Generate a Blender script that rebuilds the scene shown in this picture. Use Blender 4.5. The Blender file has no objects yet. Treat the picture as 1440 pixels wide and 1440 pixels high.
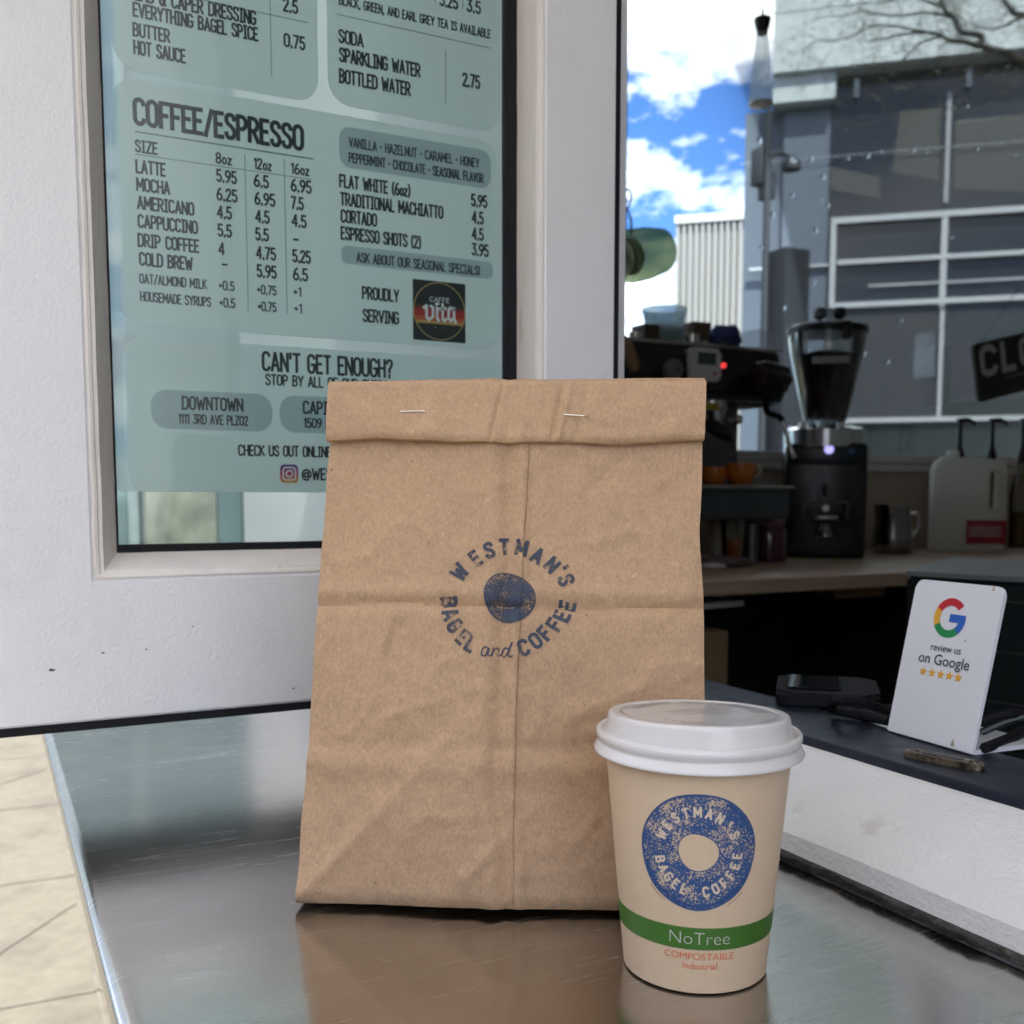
import bpy, bmesh, math, random
from mathutils import Vector, Matrix, noise
random.seed(7)
R = math.radians
SC = bpy.context.scene
COL = SC.collection
V = Vector

# ------------------------------------------------------------ camera
F, PITCH, YAW, EYE, Z0 = 1442.0, R(5.2), R(27.1), 0.19, 1.0      # Z0: height of the steel counter
CYP = 702 + F*math.tan(PITCH)
FW = V((math.sin(YAW)*math.cos(PITCH), math.cos(YAW)*math.cos(PITCH), -math.sin(PITCH)))
RT = V((math.cos(YAW), -math.sin(YAW), 0)); UP = RT.cross(FW)
CAM = V((0, 0, Z0+EYE))
cam = bpy.data.cameras.new('camera'); cam_o = bpy.data.objects.new('camera', cam); COL.objects.link(cam_o)
cam.sensor_width = 36; cam.lens = 36*F/1440; cam.shift_y = (CYP-720)/1440
cam.clip_start = .01; cam.clip_end = 2000
cam_o.matrix_world = Matrix((( RT.x, UP.x, -FW.x, CAM.x), (RT.y, UP.y, -FW.y, CAM.y), (RT.z, UP.z, -FW.z, CAM.z), (0,0,0,1)))
cam.dof.use_dof = True; cam.dof.focus_distance = .47; cam.dof.aperture_fstop = 17
SC.camera = cam_o

# ------------------------------------------------------------ sky, sun, exposure
SUN_HEAD, SUN_EL = 200.0, 52.0
w = bpy.data.worlds.new('World'); SC.world = w; w.use_nodes = True
nt = w.node_tree; nt.nodes.clear()
def nn(t, k, **kw):
    n = t.nodes.new(k)
    for a, b in kw.items():
        if a.startswith('i_'): n.inputs[a[2:].replace('_', ' ')].default_value = b
        else: setattr(n, a, b)
    return n
out = nn(nt, 'ShaderNodeOutputWorld'); bg = nn(nt, 'ShaderNodeBackground')
sky = nn(nt, 'ShaderNodeTexSky', sky_type='NISHITA', sun_disc=False, sun_elevation=R(SUN_EL), sun_rotation=R(SUN_HEAD))
sky.air_density = 1.0; sky.dust_density = .3; sky.ozone_density = 3.0
tc = nn(nt, 'ShaderNodeTexCoord'); mp = nn(nt, 'ShaderNodeMapping')
mp.inputs['Scale'].default_value = (1, 1, 2.2); mp.inputs['Location'].default_value = (.35, .1, .05)
ns = nn(nt, 'ShaderNodeTexNoise', i_Scale=5.5, i_Detail=9.0, i_Roughness=.58, i_Distortion=.1)
rp = nn(nt, 'ShaderNodeValToRGB'); rp.color_ramp.elements[0].position = .45; rp.color_ramp.elements[1].position = .69
mx = nn(nt, 'ShaderNodeMixRGB'); mx.inputs['Color2'].default_value = (11.4, 11.2, 11.0, 1)
tint = nn(nt, 'ShaderNodeMixRGB', blend_type='MULTIPLY'); tint.inputs['Fac'].default_value = 1; tint.inputs['Color2'].default_value = (.20, .30, .47, 1)
L = nt.links.new
L(tc.outputs['Generated'], mp.inputs['Vector']); L(mp.outputs['Vector'], ns.inputs['Vector']); L(ns.outputs['Fac'], rp.inputs['Fac'])
L(rp.outputs['Color'], mx.inputs['Fac']); L(sky.outputs['Color'], tint.inputs['Color1']); L(tint.outputs['Color'], mx.inputs['Color1'])
L(mx.outputs['Color'], bg.inputs['Color']); L(bg.outputs['Background'], out.inputs['Surface'])
bg.inputs['Strength'].default_value = .10
sun = bpy.data.lights.new('sun', 'SUN'); sun_o = bpy.data.objects.new('sun', sun); COL.objects.link(sun_o)
sun.energy = 2.0; sun.angle = R(.6); sun.color = (1, .95, .87)
sd = V((math.sin(R(SUN_HEAD))*math.cos(R(SUN_EL)), math.cos(R(SUN_HEAD))*math.cos(R(SUN_EL)), math.sin(R(SUN_EL))))
sun_o.rotation_euler = (-sd).to_track_quat('-Z', 'Y').to_euler()
SC.view_settings.view_transform = 'Standard'; SC.view_settings.look = 'None'
SC.view_settings.gamma = 1; SC.view_settings.exposure = 2.62
SC.render.engine = 'CYCLES'
SC.cycles.use_denoising = True
SC.cycles.max_bounces = 10; SC.cycles.transparent_max_bounces = 16; SC.cycles.transmission_bounces = 8
SC.cycles.caustics_reflective = False; SC.cycles.caustics_refractive = False
SC.cycles.sample_clamp_indirect = 6

# ------------------------------------------------------------ helpers
def ray(px, py): return FW + RT*((px-720)/F) - UP*((py-CYP)/F)
def at(px, py, ax, v):
    """point of the place seen at a pixel, on the plane x / y / z = v (z from the counter top)"""
    d = ray(px, py); o = CAM; i = 'xyz'.index(ax)
    if ax == 'z': v = v + Z0
    return o + d*((v-o[i])/d[i])
def on_plane(px, py, p0, n):
    d = ray(px, py); return CAM + d*((p0-CAM).dot(n)/d.dot(n))
def P(x, y, z): return V((x, y, z+Z0))

LAST = [None]
def root_loc(o):
    l = V((0, 0, 0))
    while o is not None: l = l + o.location; o = o.parent
    return l
def obj(name, bm, m, parent=None, smooth=True, fix=True):
    if fix: bmesh.ops.recalc_face_normals(bm, faces=bm.faces)
    me = bpy.data.meshes.new(name)
    if parent is not None: bmesh.ops.translate(bm, verts=bm.verts, vec=-root_loc(parent))
    bm.to_mesh(me); bm.free()
    if m is not None:
        for q in (m if isinstance(m, (list, tuple)) else [m]): me.materials.append(q)
    if smooth:
        for p in me.polygons: p.use_smooth = True
        try: me.set_sharp_from_angle(angle=R(38))
        except Exception: pass
    o = bpy.data.objects.new(name, me); COL.objects.link(o)
    if parent is not None: o.parent = parent
    LAST[0] = o
    return o
def thing(name, label, cat, loc=(0, 0, 0), group=None):
    o = bpy.data.objects.new(name, None); COL.objects.link(o); o.location = V(loc); o.empty_display_size = .05
    o['label'] = label; o['category'] = cat
    if group: o['group'] = group
    return o
def tag(o, label, cat, group=None):
    o['label'] = label; o['category'] = cat
    if group: o['group'] = group
    return o
def struct(o): o['kind'] = 'structure'; return o
def dup(root, delta, label=None):
    r = root.copy(); COL.objects.link(r); r.location = root.location + V(delta)
    if label: r['label'] = label
    for ch in list(root.children):
        c = ch.copy(); COL.objects.link(c); c.parent = r
        for g in ch.children:
            d = g.copy(); COL.objects.link(d); d.parent = c
    return r
NB = bmesh.new
def box(bm, lo, hi, bev=0, seg=2, M=None):
    lo = V(lo); hi = V(hi)
    r = bmesh.ops.create_cube(bm, size=1)
    vs = r['verts']
    for v in vs: v.co = V((lo[i]+(v.co[i]+.5)*(hi[i]-lo[i]) for i in range(3)))
    if bev:
        es = list({e for v in vs for e in v.link_edges})
        rb = bmesh.ops.bevel(bm, geom=es, offset=bev, segments=seg, affect='EDGES', profile=.5)
        vs = list({v for f in rb['faces'] for v in f.verts} | {v for v in vs if v.is_valid})
    if M is not None:
        for v in vs: v.co = M @ v.co
    return vs
def lathe(bm, prof, c=(0, 0, 0), seg=48, M=None, cap0=False, cap1=False):
    c = V(c); rings = []
    for r, z in prof:
        ring = []
        for i in range(seg):
            a = 2*math.pi*i/seg; p = V((r*math.cos(a), r*math.sin(a), z))
            if M is not None: p = M @ p
            ring.append(bm.verts.new(c+p))
        rings.append(ring)
    for a, b in zip(rings, rings[1:]):
        for i in range(seg): bm.faces.new((a[i], a[(i+1) % seg], b[(i+1) % seg], b[i]))
    if cap0: bm.faces.new(rings[0][::-1])
    if cap1: bm.faces.new(rings[-1])
    return rings
def tube(bm, pts, rad, seg=10, caps=True):
    pts = [V(p) for p in pts]; n = len(pts)
    rads = rad if isinstance(rad, (list, tuple)) else [rad]*n
    up = V((0, 0, 1)); rings = []; prev = None
    for i, p in enumerate(pts):
        t = (pts[min(i+1, n-1)]-pts[max(i-1, 0)]).normalized()
        if prev is None:
            u = t.cross(up) if abs(t.dot(up)) < .95 else t.cross(V((1, 0, 0)))
        else: u = prev - t*prev.dot(t)
        u.normalize(); prev = u; v = t.cross(u)
        rings.append([bm.verts.new(p+(u*math.cos(2*math.pi*k/seg)+v*math.sin(2*math.pi*k/seg))*rads[i]) for k in range(seg)])
    for a, b in zip(rings, rings[1:]):
        for k in range(seg): bm.faces.new((a[k], a[(k+1) % seg], b[(k+1) % seg], b[k]))
    if caps: bm.faces.new(rings[0][::-1]); bm.faces.new(rings[-1])
def smooth_line(pts, n=6, closed=False):
    pts = [V(p) for p in pts]; o = []; N = len(pts)
    rng = range(N if closed else N-1)
    for i in rng:
        if closed: p0, p1, p2, p3 = pts[(i-1) % N], pts[i], pts[(i+1) % N], pts[(i+2) % N]
        else: p0, p1, p2, p3 = pts[max(i-1, 0)], pts[i], pts[i+1], pts[min(i+2, N-1)]
        for k in range(n):
            t = k/n
            o.append(.5*((2*p1)+(p2-p0)*t+(2*p0-5*p1+4*p2-p3)*t*t+(3*p1-p0-3*p2+p3)*t**3))
    if not closed: o.append(pts[-1])
    return o
def prism(bm, poly, ext):
    """polygon (list of 3D points) extruded by vector ext"""
    a = [bm.verts.new(V(p)) for p in poly]; b = [bm.verts.new(V(p)+V(ext)) for p in poly]; n = len(poly)
    bm.faces.new(a); bm.faces.new(b[::-1])
    for i in range(n): bm.faces.new((a[i], b[i], b[(i+1) % n], a[(i+1) % n]))
def rounded_rect(x0, x1, y0, y1, r, n=8):
    p = []
    for cx, cy, a0 in ((x1-r, y1-r, 0), (x0+r, y1-r, 90), (x0+r, y0+r, 180), (x1-r, y0+r, 270)):
        for k in range(n+1):
            a = R(a0+90*k/n); p.append((cx+r*math.cos(a), cy+r*math.sin(a)))
    return p

# ------------------------------------------------------------ materials
def mat(name, col, rough=.6, metal=0.0, var=.12, vscale=12, bump=0.0, bscale=60, coat=0.0, spec=.5, trans=0.0, emit=None, estr=0, dirt=None, dscale=6, dlo=.55, dhi=.7, stretch=None, rvar=0.0):
    m = bpy.data.materials.new(name); m.use_nodes = True; t = m.node_tree; b = t.nodes['Principled BSDF']; l = t.links.new
    b.inputs['Roughness'].default_value = rough; b.inputs['Metallic'].default_value = metal
    b.inputs['Coat Weight'].default_value = coat; b.inputs['Specular IOR Level'].default_value = spec
    b.inputs['Transmission Weight'].default_value = trans
    tcn = nn(t, 'ShaderNodeTexCoord'); vec = tcn.outputs['Object']
    if stretch:
        mpn = nn(t, 'ShaderNodeMapping'); mpn.inputs['Scale'].default_value = stretch; l(vec, mpn.inputs['Vector']); vec = mpn.outputs['Vector']
    n1 = nn(t, 'ShaderNodeTexNoise', i_Scale=vscale, i_Detail=6.0, i_Roughness=.6); l(vec, n1.inputs['Vector'])
    hs = nn(t, 'ShaderNodeMapRange'); hs.inputs['From Min'].default_value = .25; hs.inputs['From Max'].default_value = .75
    hs.inputs['To Min'].default_value = 1-var; hs.inputs['To Max'].default_value = 1+var; l(n1.outputs['Fac'], hs.inputs['Value'])
    mu = nn(t, 'ShaderNodeVectorMath', operation='SCALE'); mu.inputs[0].default_value = col[:3]; l(hs.outputs['Result'], mu.inputs['Scale'])
    c = mu.outputs['Vector']
    if dirt:
        n2 = nn(t, 'ShaderNodeTexNoise', i_Scale=dscale, i_Detail=8.0, i_Roughness=.65); l(vec, n2.inputs['Vector'])
        r2 = nn(t, 'ShaderNodeMapRange'); r2.inputs['From Min'].default_value = dlo; r2.inputs['From Max'].default_value = dhi; l(n2.outputs['Fac'], r2.inputs['Value'])
        m2 = nn(t, 'ShaderNodeMixRGB'); l(r2.outputs['Result'], m2.inputs['Fac']); l(c, m2.inputs['Color1']); m2.inputs['Color2'].default_value = (*dirt, 1); c = m2.outputs['Color']
    l(c, b.inputs['Base Color'])
    if rvar:
        r3 = nn(t, 'ShaderNodeMapRange'); r3.inputs['From Min'].default_value = .3; r3.inputs['From Max'].default_value = .7
        r3.inputs['To Min'].default_value = rough-rvar; r3.inputs['To Max'].default_value = rough+rvar; l(n1.outputs['Fac'], r3.inputs['Value']); l(r3.outputs['Result'], b.inputs['Roughness'])
    if bump:
        n3 = nn(t, 'ShaderNodeTexNoise', i_Scale=bscale, i_Detail=4.0, i_Roughness=.55); l(vec, n3.inputs['Vector'])
        bp = nn(t, 'ShaderNodeBump', i_Strength=1.0, i_Distance=bump); l(n3.outputs['Fac'], bp.inputs['Height']); l(bp.outputs['Normal'], b.inputs['Normal'])
    if emit:
        b.inputs['Emission Color'].default_value = (*emit, 1); b.inputs['Emission Strength'].default_value = estr
    return m
def clear_glass(name, col=(1, 1, 1), rough=.02, refl=1.0):
    m = bpy.data.materials.new(name); m.use_nodes = True; t = m.node_tree; t.nodes.clear(); l = t.links.new
    o = nn(t, 'ShaderNodeOutputMaterial'); a = nn(t, 'ShaderNodeBsdfTransparent'); a.inputs['Color'].default_value = (*col, 1)
    g = nn(t, 'ShaderNodeBsdfGlossy'); g.inputs['Roughness'].default_value = rough
    f = nn(t, 'ShaderNodeFresnel'); f.inputs['IOR'].default_value = 1.45
    k = nn(t, 'ShaderNodeMath', operation='MULTIPLY'); k.inputs[1].default_value = refl; l(f.outputs['Fac'], k.inputs[0])
    x = nn(t, 'ShaderNodeMixShader'); l(k.outputs[0], x.inputs['Fac']); l(a.outputs[0], x.inputs[1]); l(g.outputs[0], x.inputs[2]); l(x.outputs[0], o.inputs['Surface'])
    return m
def film(name, col, clear=.3, tint=(.8, .95, .93), trl=.4):
    """frosted translucent film"""
    m = bpy.data.materials.new(name); m.use_nodes = True; t = m.node_tree; t.nodes.clear(); l = t.links.new
    o = nn(t, 'ShaderNodeOutputMaterial'); a = nn(t, 'ShaderNodeBsdfTransparent'); a.inputs['Color'].default_value = (*tint, 1)
    d = nn(t, 'ShaderNodeBsdfDiffuse'); d.inputs['Color'].default_value = (*col, 1)
    r = nn(t, 'ShaderNodeBsdfTranslucent'); r.inputs['Color'].default_value = (*col, 1)
    x1 = nn(t, 'ShaderNodeMixShader'); x1.inputs['Fac'].default_value = trl; l(d.outputs[0], x1.inputs[1]); l(r.outputs[0], x1.inputs[2])
    x2 = nn(t, 'ShaderNodeMixShader'); x2.inputs['Fac'].default_value = clear; l(x1.outputs[0], x2.inputs[1]); l(a.outputs[0], x2.inputs[2]); l(x2.outputs[0], o.inputs['Surface'])
    return m
def ink(name, col, lo=.35, hi=.5, scale=900, rough=.7, big=None, seed=0.0, bigk=1.1):
    """stamped ink: solid where the noise is high, bare paper showing through elsewhere"""
    m = bpy.data.materials.new(name); m.use_nodes = True; t = m.node_tree; t.nodes.clear(); l = t.links.new
    o = nn(t, 'ShaderNodeOutputMaterial'); a = nn(t, 'ShaderNodeBsdfTransparent')
    d = nn(t, 'ShaderNodeBsdfPrincipled'); d.inputs['Base Color'].default_value = (*col, 1); d.inputs['Roughness'].default_value = rough
    tcn = nn(t, 'ShaderNodeTexCoord'); mpn = nn(t, 'ShaderNodeMapping'); mpn.inputs['Location'].default_value = (seed, seed*2, seed*3)
    l(tcn.outputs['Object'], mpn.inputs['Vector'])
    n1 = nn(t, 'ShaderNodeTexNoise', i_Scale=scale, i_Detail=3.0, i_Roughness=.6); l(mpn.outputs['Vector'], n1.inputs['Vector'])
    v = n1.outputs['Fac']
    if big:
        n2 = nn(t, 'ShaderNodeTexNoise', i_Scale=big, i_Detail=2.0); l(mpn.outputs['Vector'], n2.inputs['Vector'])
        k = nn(t, 'ShaderNodeMath', operation='MULTIPLY_ADD'); l(n2.outputs['Fac'], k.inputs[0]); k.inputs[1].default_value = bigk; l(v, k.inputs[2])
        k2 = nn(t, 'ShaderNodeMath', operation='SUBTRACT'); l(k.outputs[0], k2.inputs[0]); k2.inputs[1].default_value = bigk/2; v = k2.outputs[0]
    r = nn(t, 'ShaderNodeMapRange'); r.inputs['From Min'].default_value = lo; r.inputs['From Max'].default_value = hi; l(v, r.inputs['Value'])
    x = nn(t, 'ShaderNodeMixShader'); l(r.outputs['Result'], x.inputs['Fac']); l(a.outputs[0], x.inputs[1]); l(d.outputs[0], x.inputs[2]); l(x.outputs[0], o.inputs['Surface'])
    return m

# ------------------------------------------------------------ lettering
def _arc(cx, cy, rx, ry, a0, a1, n=7):
    return [(cx+rx*math.cos(R(a0+(a1-a0)*k/n)), cy+ry*math.sin(R(a0+(a1-a0)*k/n))) for k in range(n+1)]
def _sp(p): return [(q.x, q.y) for q in smooth_line([(a, b, 0) for a, b in p], 4)]
_W = .42
G = {
 'A': (.44, [[(0, 0), (.22, 1), (.44, 0)], [(.07, .3), (.37, .3)]]),
 'B': (.40, [[(0, 0), (0, 1), (.17, 1)]+_arc(.17, .76, .2, .24, 90, -90)+[(0, .52)], [(.0, .52), (.19, .52)]+_arc(.19, .26, .21, .26, 90, -90)+[(-.05, 0)]]),
 'C': (.40, [_arc(.2, .78, .2, .22, 10, 180)+_arc(.2, .22, .2, .22, 180, 350)]),
 'D': (.41, [[(0, 0), (0, 1), (.15, 1)]+_arc(.15, .74, .26, .26, 90, 0)+_arc(.15, .26, .26, .26, 0, -90)+[(-.05, 0)]]),
 'E': (.34, [[(.34, 1), (0, 1), (0, 0), (.34, 0)], [(0, .52), (.28, .52)]]),
 'F': (.34, [[(.34, 1), (0, 1), (0, 0)], [(0, .5), (.28, .5)]]),
 'G': (.41, [_arc(.2, .78, .2, .22, 10, 180)+_arc(.2, .22, .2, .22, 180, 360)+[(.4, .46), (.22, .46)]]),
 'H': (.41, [[(0, 0), (0, 1)], [(.41, 0), (.41, 1)], [(0, .5), (.41, .5)]]),
 'I': (.24, [[(.12, 0), (.12, 1)], [(0, 1), (.24, 1)], [(0, 0), (.24, 0)]]),
 'J': (.34, [[(.34, 1), (.34, .2)]+_arc(.17, .2, .17, .2, 0, -170)]),
 'K': (.41, [[(0, 0), (0, 1)], [(.40, 1), (.02, .46)], [(.12, .58), (.42, 0)]]),
 'L': (.33, [[(0, 1), (0, 0), (.33, 0)]]),
 'M': (.52, [[(0, 0), (0, 1), (.26, .3), (.52, 1), (.52, 0)]]),
 'N': (.42, [[(0, 0), (0, 1), (.42, 0), (.42, 1)]]),
 'O': (.41, [_arc(.205, .76, .205, .24, 0, 180)+_arc(.205, .24, .205, .24, 180, 360)+[(.41, .77)]]),
 'P': (.39, [[(0, 0), (0, 1), (.17, 1)]+_arc(.17, .73, .22, .27, 90, -90)+[(0, .46)]]),
 'Q': (.41, [_arc(.205, .76, .205, .24, 0, 180)+_arc(.205, .24, .205, .24, 180, 360)+[(.41, .77)], [(.25, .2), (.44, -.05)]]),
 'R': (.40, [[(0, 0), (0, 1), (.17, 1)]+_arc(.17, .73, .22, .27, 90, -90)+[(0, .46)], [(.18, .46), (.41, 0)]]),
 'S': (.39, [_sp([(.38, .80), (.33, .95), (.19, 1), (.05, .93), (.01, .78), (.07, .63), (.2, .53), (.33, .41), (.39, .25), (.34, .07), (.2, 0), (.06, .05), (.0, .2)])]),
 'T': (.40, [[(0, 1), (.40, 1)], [(.20, 1), (.20, 0)]]),
 'U': (.41, [[(0, 1), (0, .24)]+_arc(.205, .22, .205, .22, 180, 360)+[(.41, 1)]]),
 'V': (.43, [[(0, 1), (.215, 0), (.43, 1)]]),
 'W': (.60, [[(0, 1), (.14, 0), (.30, .75), (.46, 0), (.60, 1)]]),
 'X': (.42, [[(0, 0), (.42, 1)], [(0, 1), (.42, 0)]]),
 'Y': (.42, [[(0, 1), (.21, .45), (.42, 1)], [(.21, .45), (.21, 0)]]),
 'Z': (.38, [[(0, 1), (.38, 1), (0, 0), (.38, 0)]]),
 '0': (.41, [_arc(.205, .76, .205, .24, 0, 180)+_arc(.205, .24, .205, .24, 180, 360)+[(.41, .77)]]),
 '1': (.17, [[(0, .84), (.14, 1), (.14, 0)]]),
 '2': (.38, [_sp([(.01, .8), (.06, .95), (.19, 1), (.33, .94), (.37, .78), (.31, .58), (.12, .25)])+[(0, 0), (.38, 0)]]),
 '3': (.38, [[(.02, 1), (.36, 1), (.16, .6)]+_arc(.17, .3, .21, .3, 80, -150)]),
 '4': (.42, [[(.32, 0), (.32, 1), (0, .28), (.42, .28)]]),
 '5': (.38, [[(.35, 1), (.05, 1), (.02, .55)]+_arc(.18, .3, .2, .31, 110, -150)]),
 '6': (.39, [_sp([(.3, 1), (.12, .78), (.01, .4)])+_arc(.195, .27, .195, .27, 180, 500, 12)]),
 '7': (.38, [[(0, 1), (.38, 1), (.12, 0)]]),
 '8': (.39, [_arc(.195, .76, .175, .24, -90, 270, 14), _arc(.195, .26, .195, .26, 90, 450, 14)]),
 '9': (.39, [_sp([(.09, 0), (.27, .22), (.38, .6)])+_arc(.195, .73, .195, .27, 0, 320, 12)]),
 '.': (.07, [[(.035, -.05), (.035, .09)]]), ',': (.08, [[(.06, .08), (0, -.16)]]),
 '-': (.26, [[(0, .48), (.26, .48)]]), '+': (.3, [[(0, .45), (.3, .45)], [(.15, .62), (.15, .28)]]),
 '/': (.3, [[(0, -.05), (.3, 1.05)]]), "'": (.07, [[(.035, 1.02), (.02, .74)]]),
 '!': (.08, [[(.04, 1), (.04, .28)], [(.04, .12), (.04, -.02)]]),
 '?': (.36, [_sp([(0, .8), (.06, .95), (.18, 1), (.32, .93), (.35, .77), (.28, .6), (.17, .45)])+[(.17, .28)], [(.17, .12), (.17, -.02)]]),
 '&': (.46, [_sp([(.46, 0), (.12, .7), (.1, .88), (.2, 1), (.3, .88), (.26, .72), (.04, .4), (.0, .2), (.1, .02), (.26, .04), (.42, .4)])]),
 '(': (.16, [_arc(.22, .48, .2, .6, 115, 245)]), ')': (.16, [_arc(-.06, .48, .2, .6, 65, -65)]),
 '*': (.12, [[(.0, .5), (.12, .5)], [(.06, .57), (.06, .43)]]),
 '@': (.75, [_arc(.36, .42, .17, .2, 30, 330, 12), [(.52, .66), (.52, .3)]+_arc(.61, .3, .09, .1, 180, 330)+_arc(.38, .42, .37, .48, -8, 300, 16)]),
 'o': (.32, [_arc(.16, .3, .16, .3, 0, 360, 14)]), 'z': (.28, [[(0, .6), (.28, .6), (0, 0), (.28, 0)]]),
 'r': (.2, [[(0, 0), (0, .6)], [(0, .4)]+_arc(.2, .36, .2, .22, 170, 80, 4)]),
 ' ': (.24, []),
}
def ribbon(bm, pts, wd, fm, z):
    """flat stroke of width wd along 2D points, mapped by fm(x, y, z)"""
    q = [V((a, b)) for a, b in pts]
    q = [p for i, p in enumerate(q) if i == 0 or (p-q[i-1]).length > 1e-7]
    if len(q) < 2: return
    for i in range(1, len(q)-1):            # a sharp corner is two strokes
        if (q[i]-q[i-1]).normalized().dot((q[i+1]-q[i]).normalized()) < .25:
            ribbon(bm, [tuple(p) for p in q[:i+1]], wd, fm, z); ribbon(bm, [tuple(p) for p in q[i:]], wd, fm, z+2.5e-6); return
    lf, rg = [], []
    for i, p in enumerate(q):
        d0 = (p-q[i-1]).normalized() if i else (q[1]-p).normalized()
        d1 = (q[i+1]-p).normalized() if i < len(q)-1 else d0
        t = d0+d1
        t = t.normalized() if t.length > .2 else d0
        n = V((-t.y, t.x)); c = max(.55, n.dot(V((-d0.y, d0.x))))
        e = V((0, 0))
        if i == 0: e = -d0*wd*.35
        if i == len(q)-1: e = d0*wd*.35
        lf.append(p+n*(wd/2/c)+e); rg.append(p-n*(wd/2/c)+e)
    a = [bm.verts.new(fm(p.x, p.y, z)) for p in lf]; b = [bm.verts.new(fm(p.x, p.y, z)) for p in rg]
    for i in range(len(q)-1): bm.faces.new((b[i], b[i+1], a[i+1], a[i]))
def text_width(s, gap=.17):
    return sum(G[c][0] for c in s)+gap*(len(s)-1)
_zi = [0]
def letters(bm, s, h, fm, width=None, weight=.13, gap=.17, align='l', wmul=1.0):
    """monoline lettering, cap height h; width squeezes or stretches to fit"""
    wn = text_width(s, gap)*h*wmul; k = (width/wn*wmul) if width else wmul
    x = 0 if align == 'l' else (-(width or wn)/2)
    for c in s:
        gw, st = G[c]
        for pl in st:
            _zi[0] = (_zi[0]+1) % 9
            ribbon(bm, [((x+px*h*k), py*h) for px, py in pl], weight*h, fm, 6e-6*_zi[0])
        x += (gw+gap)*h*k
_font_cache = {}
def font_mesh(s, bold=0.0):
    k = (s, bold)
    if k not in _font_cache:
        cu = bpy.data.curves.new('text', 'FONT'); cu.body = s; cu.size = 1; cu.offset = bold; cu.resolution_u = 4
        o = bpy.data.objects.new('text', cu); COL.objects.link(o)
        dg = bpy.context.evaluated_depsgraph_get(); me = bpy.data.meshes.new_from_object(o.evaluated_get(dg))
        vs = [v.co.copy() for v in me.vertices]; fs = [tuple(p.vertices) for p in me.polygons]
        bpy.data.objects.remove(o); bpy.data.curves.remove(cu); bpy.data.meshes.remove(me)
        x0 = min(v.x for v in vs); x1 = max(v.x for v in vs)
        _font_cache[k] = ([(v.x-x0, v.y) for v in vs], fs, x1-x0)
    return _font_cache[k]
def typeset(bm, s, fm, width, height_scale=None, bold=0.0, align='c'):
    """text in the built-in sans; width in metres"""
    vs, fs, wn = font_mesh(s, bold); k = width/wn; kv = height_scale or k
    dx = -width/2 if align == 'c' else 0
    n = [bm.verts.new(fm(x*k+dx, y*kv, 0)) for x, y in vs]
    for f in fs:
        try: bm.faces.new([n[i] for i in f])
        except ValueError: pass

# ================================================================ MATERIALS
M = dict(
 white = mat('white_paint', (.83, .81, .79), .42, var=.05, vscale=4, bump=.0006, bscale=380, dirt=(.68, .655, .61), dscale=5, dlo=.52, dhi=.80),
 bead = mat('bead_paint', (.82, .76, .69), .5, var=.08, vscale=40, bump=.0006, bscale=180, dirt=(.62, .55, .48), dscale=60, dlo=.60, dhi=.72, stretch=(1, 1, .25)),
 sillpaint = mat('sill_paint', (.80, .785, .75), .45, var=.04, vscale=30, bump=.0007, bscale=420, dirt=(.52, .47, .40), dscale=22, dlo=.60, dhi=.80, stretch=(1, .7, 1)),
 grime = mat('grime', (.045, .04, .035), .8, var=.7, vscale=120, bump=.002, bscale=300, dirt=(.14, .125, .10), dscale=200, dlo=.58, dhi=.62),
 black = mat('black_plastic', (.012, .012, .013), .38, var=.2),
 rubber = mat('black_rubber', (.010, .010, .011), .7, var=.2, spec=.2),
 darkwood = mat('bare_wood', (.022, .009, .008), .6, var=.5, vscale=30, stretch=(.3, 6, 6)),
 navy = mat('navy_laminate', (.012, .015, .026), .42, var=.25, vscale=80, bump=.0002, bscale=900, rvar=.08, dirt=(.03, .034, .042), dscale=90, dlo=.6, dhi=.72, spec=.3),
 paver = mat('paver', (.165, .148, .112), .85, var=.16, vscale=26, bump=.003, bscale=140, dirt=(.12, .108, .084), dscale=3.2, dlo=.50, dhi=.66),
 joint = mat('paver_joint', (.16, .145, .12), .9, var=.3),
 asphalt = mat('asphalt', (.055, .055, .057), .9, var=.2, vscale=40, bump=.004, bscale=120),
 kerb = mat('kerb_stone', (.42, .41, .38), .85, var=.15),
 yellow = mat('kerb_yellow', (.62, .45, .06), .7, var=.15),
 roomwall = mat('room_wall', (.60, .57, .53), .8, var=.05),
 stucco = mat('stucco', (.72, .72, .70), .8, var=.06, bump=.002, bscale=90),
 interior = mat('interior_paint', (.62, .56, .48), .7, var=.1),
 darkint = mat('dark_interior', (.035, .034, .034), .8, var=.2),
 canvas = film('shade_canvas', (.84, .83, .80), clear=.0, trl=.55),
 steel_dark = mat('dark_steel', (.16, .16, .165), .35, metal=.9, var=.15),
 chrome = mat('chrome', (.72, .72, .72), .14, metal=1.0, var=.05),
 steelpol = mat('polished_steel', (.55, .54, .52), .22, metal=1.0, var=.08),
 paper = mat('white_paper', (.78, .77, .74), .7, var=.03),
 glass = clear_glass('window_glass', (.93, .97, .965), refl=.8),
 teal = clear_glass('tinted_glass', (.935, .985, .968), refl=.9),
 sign = clear_glass('thin_glass', (.96, .98, .98), refl=1.0),
)
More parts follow.
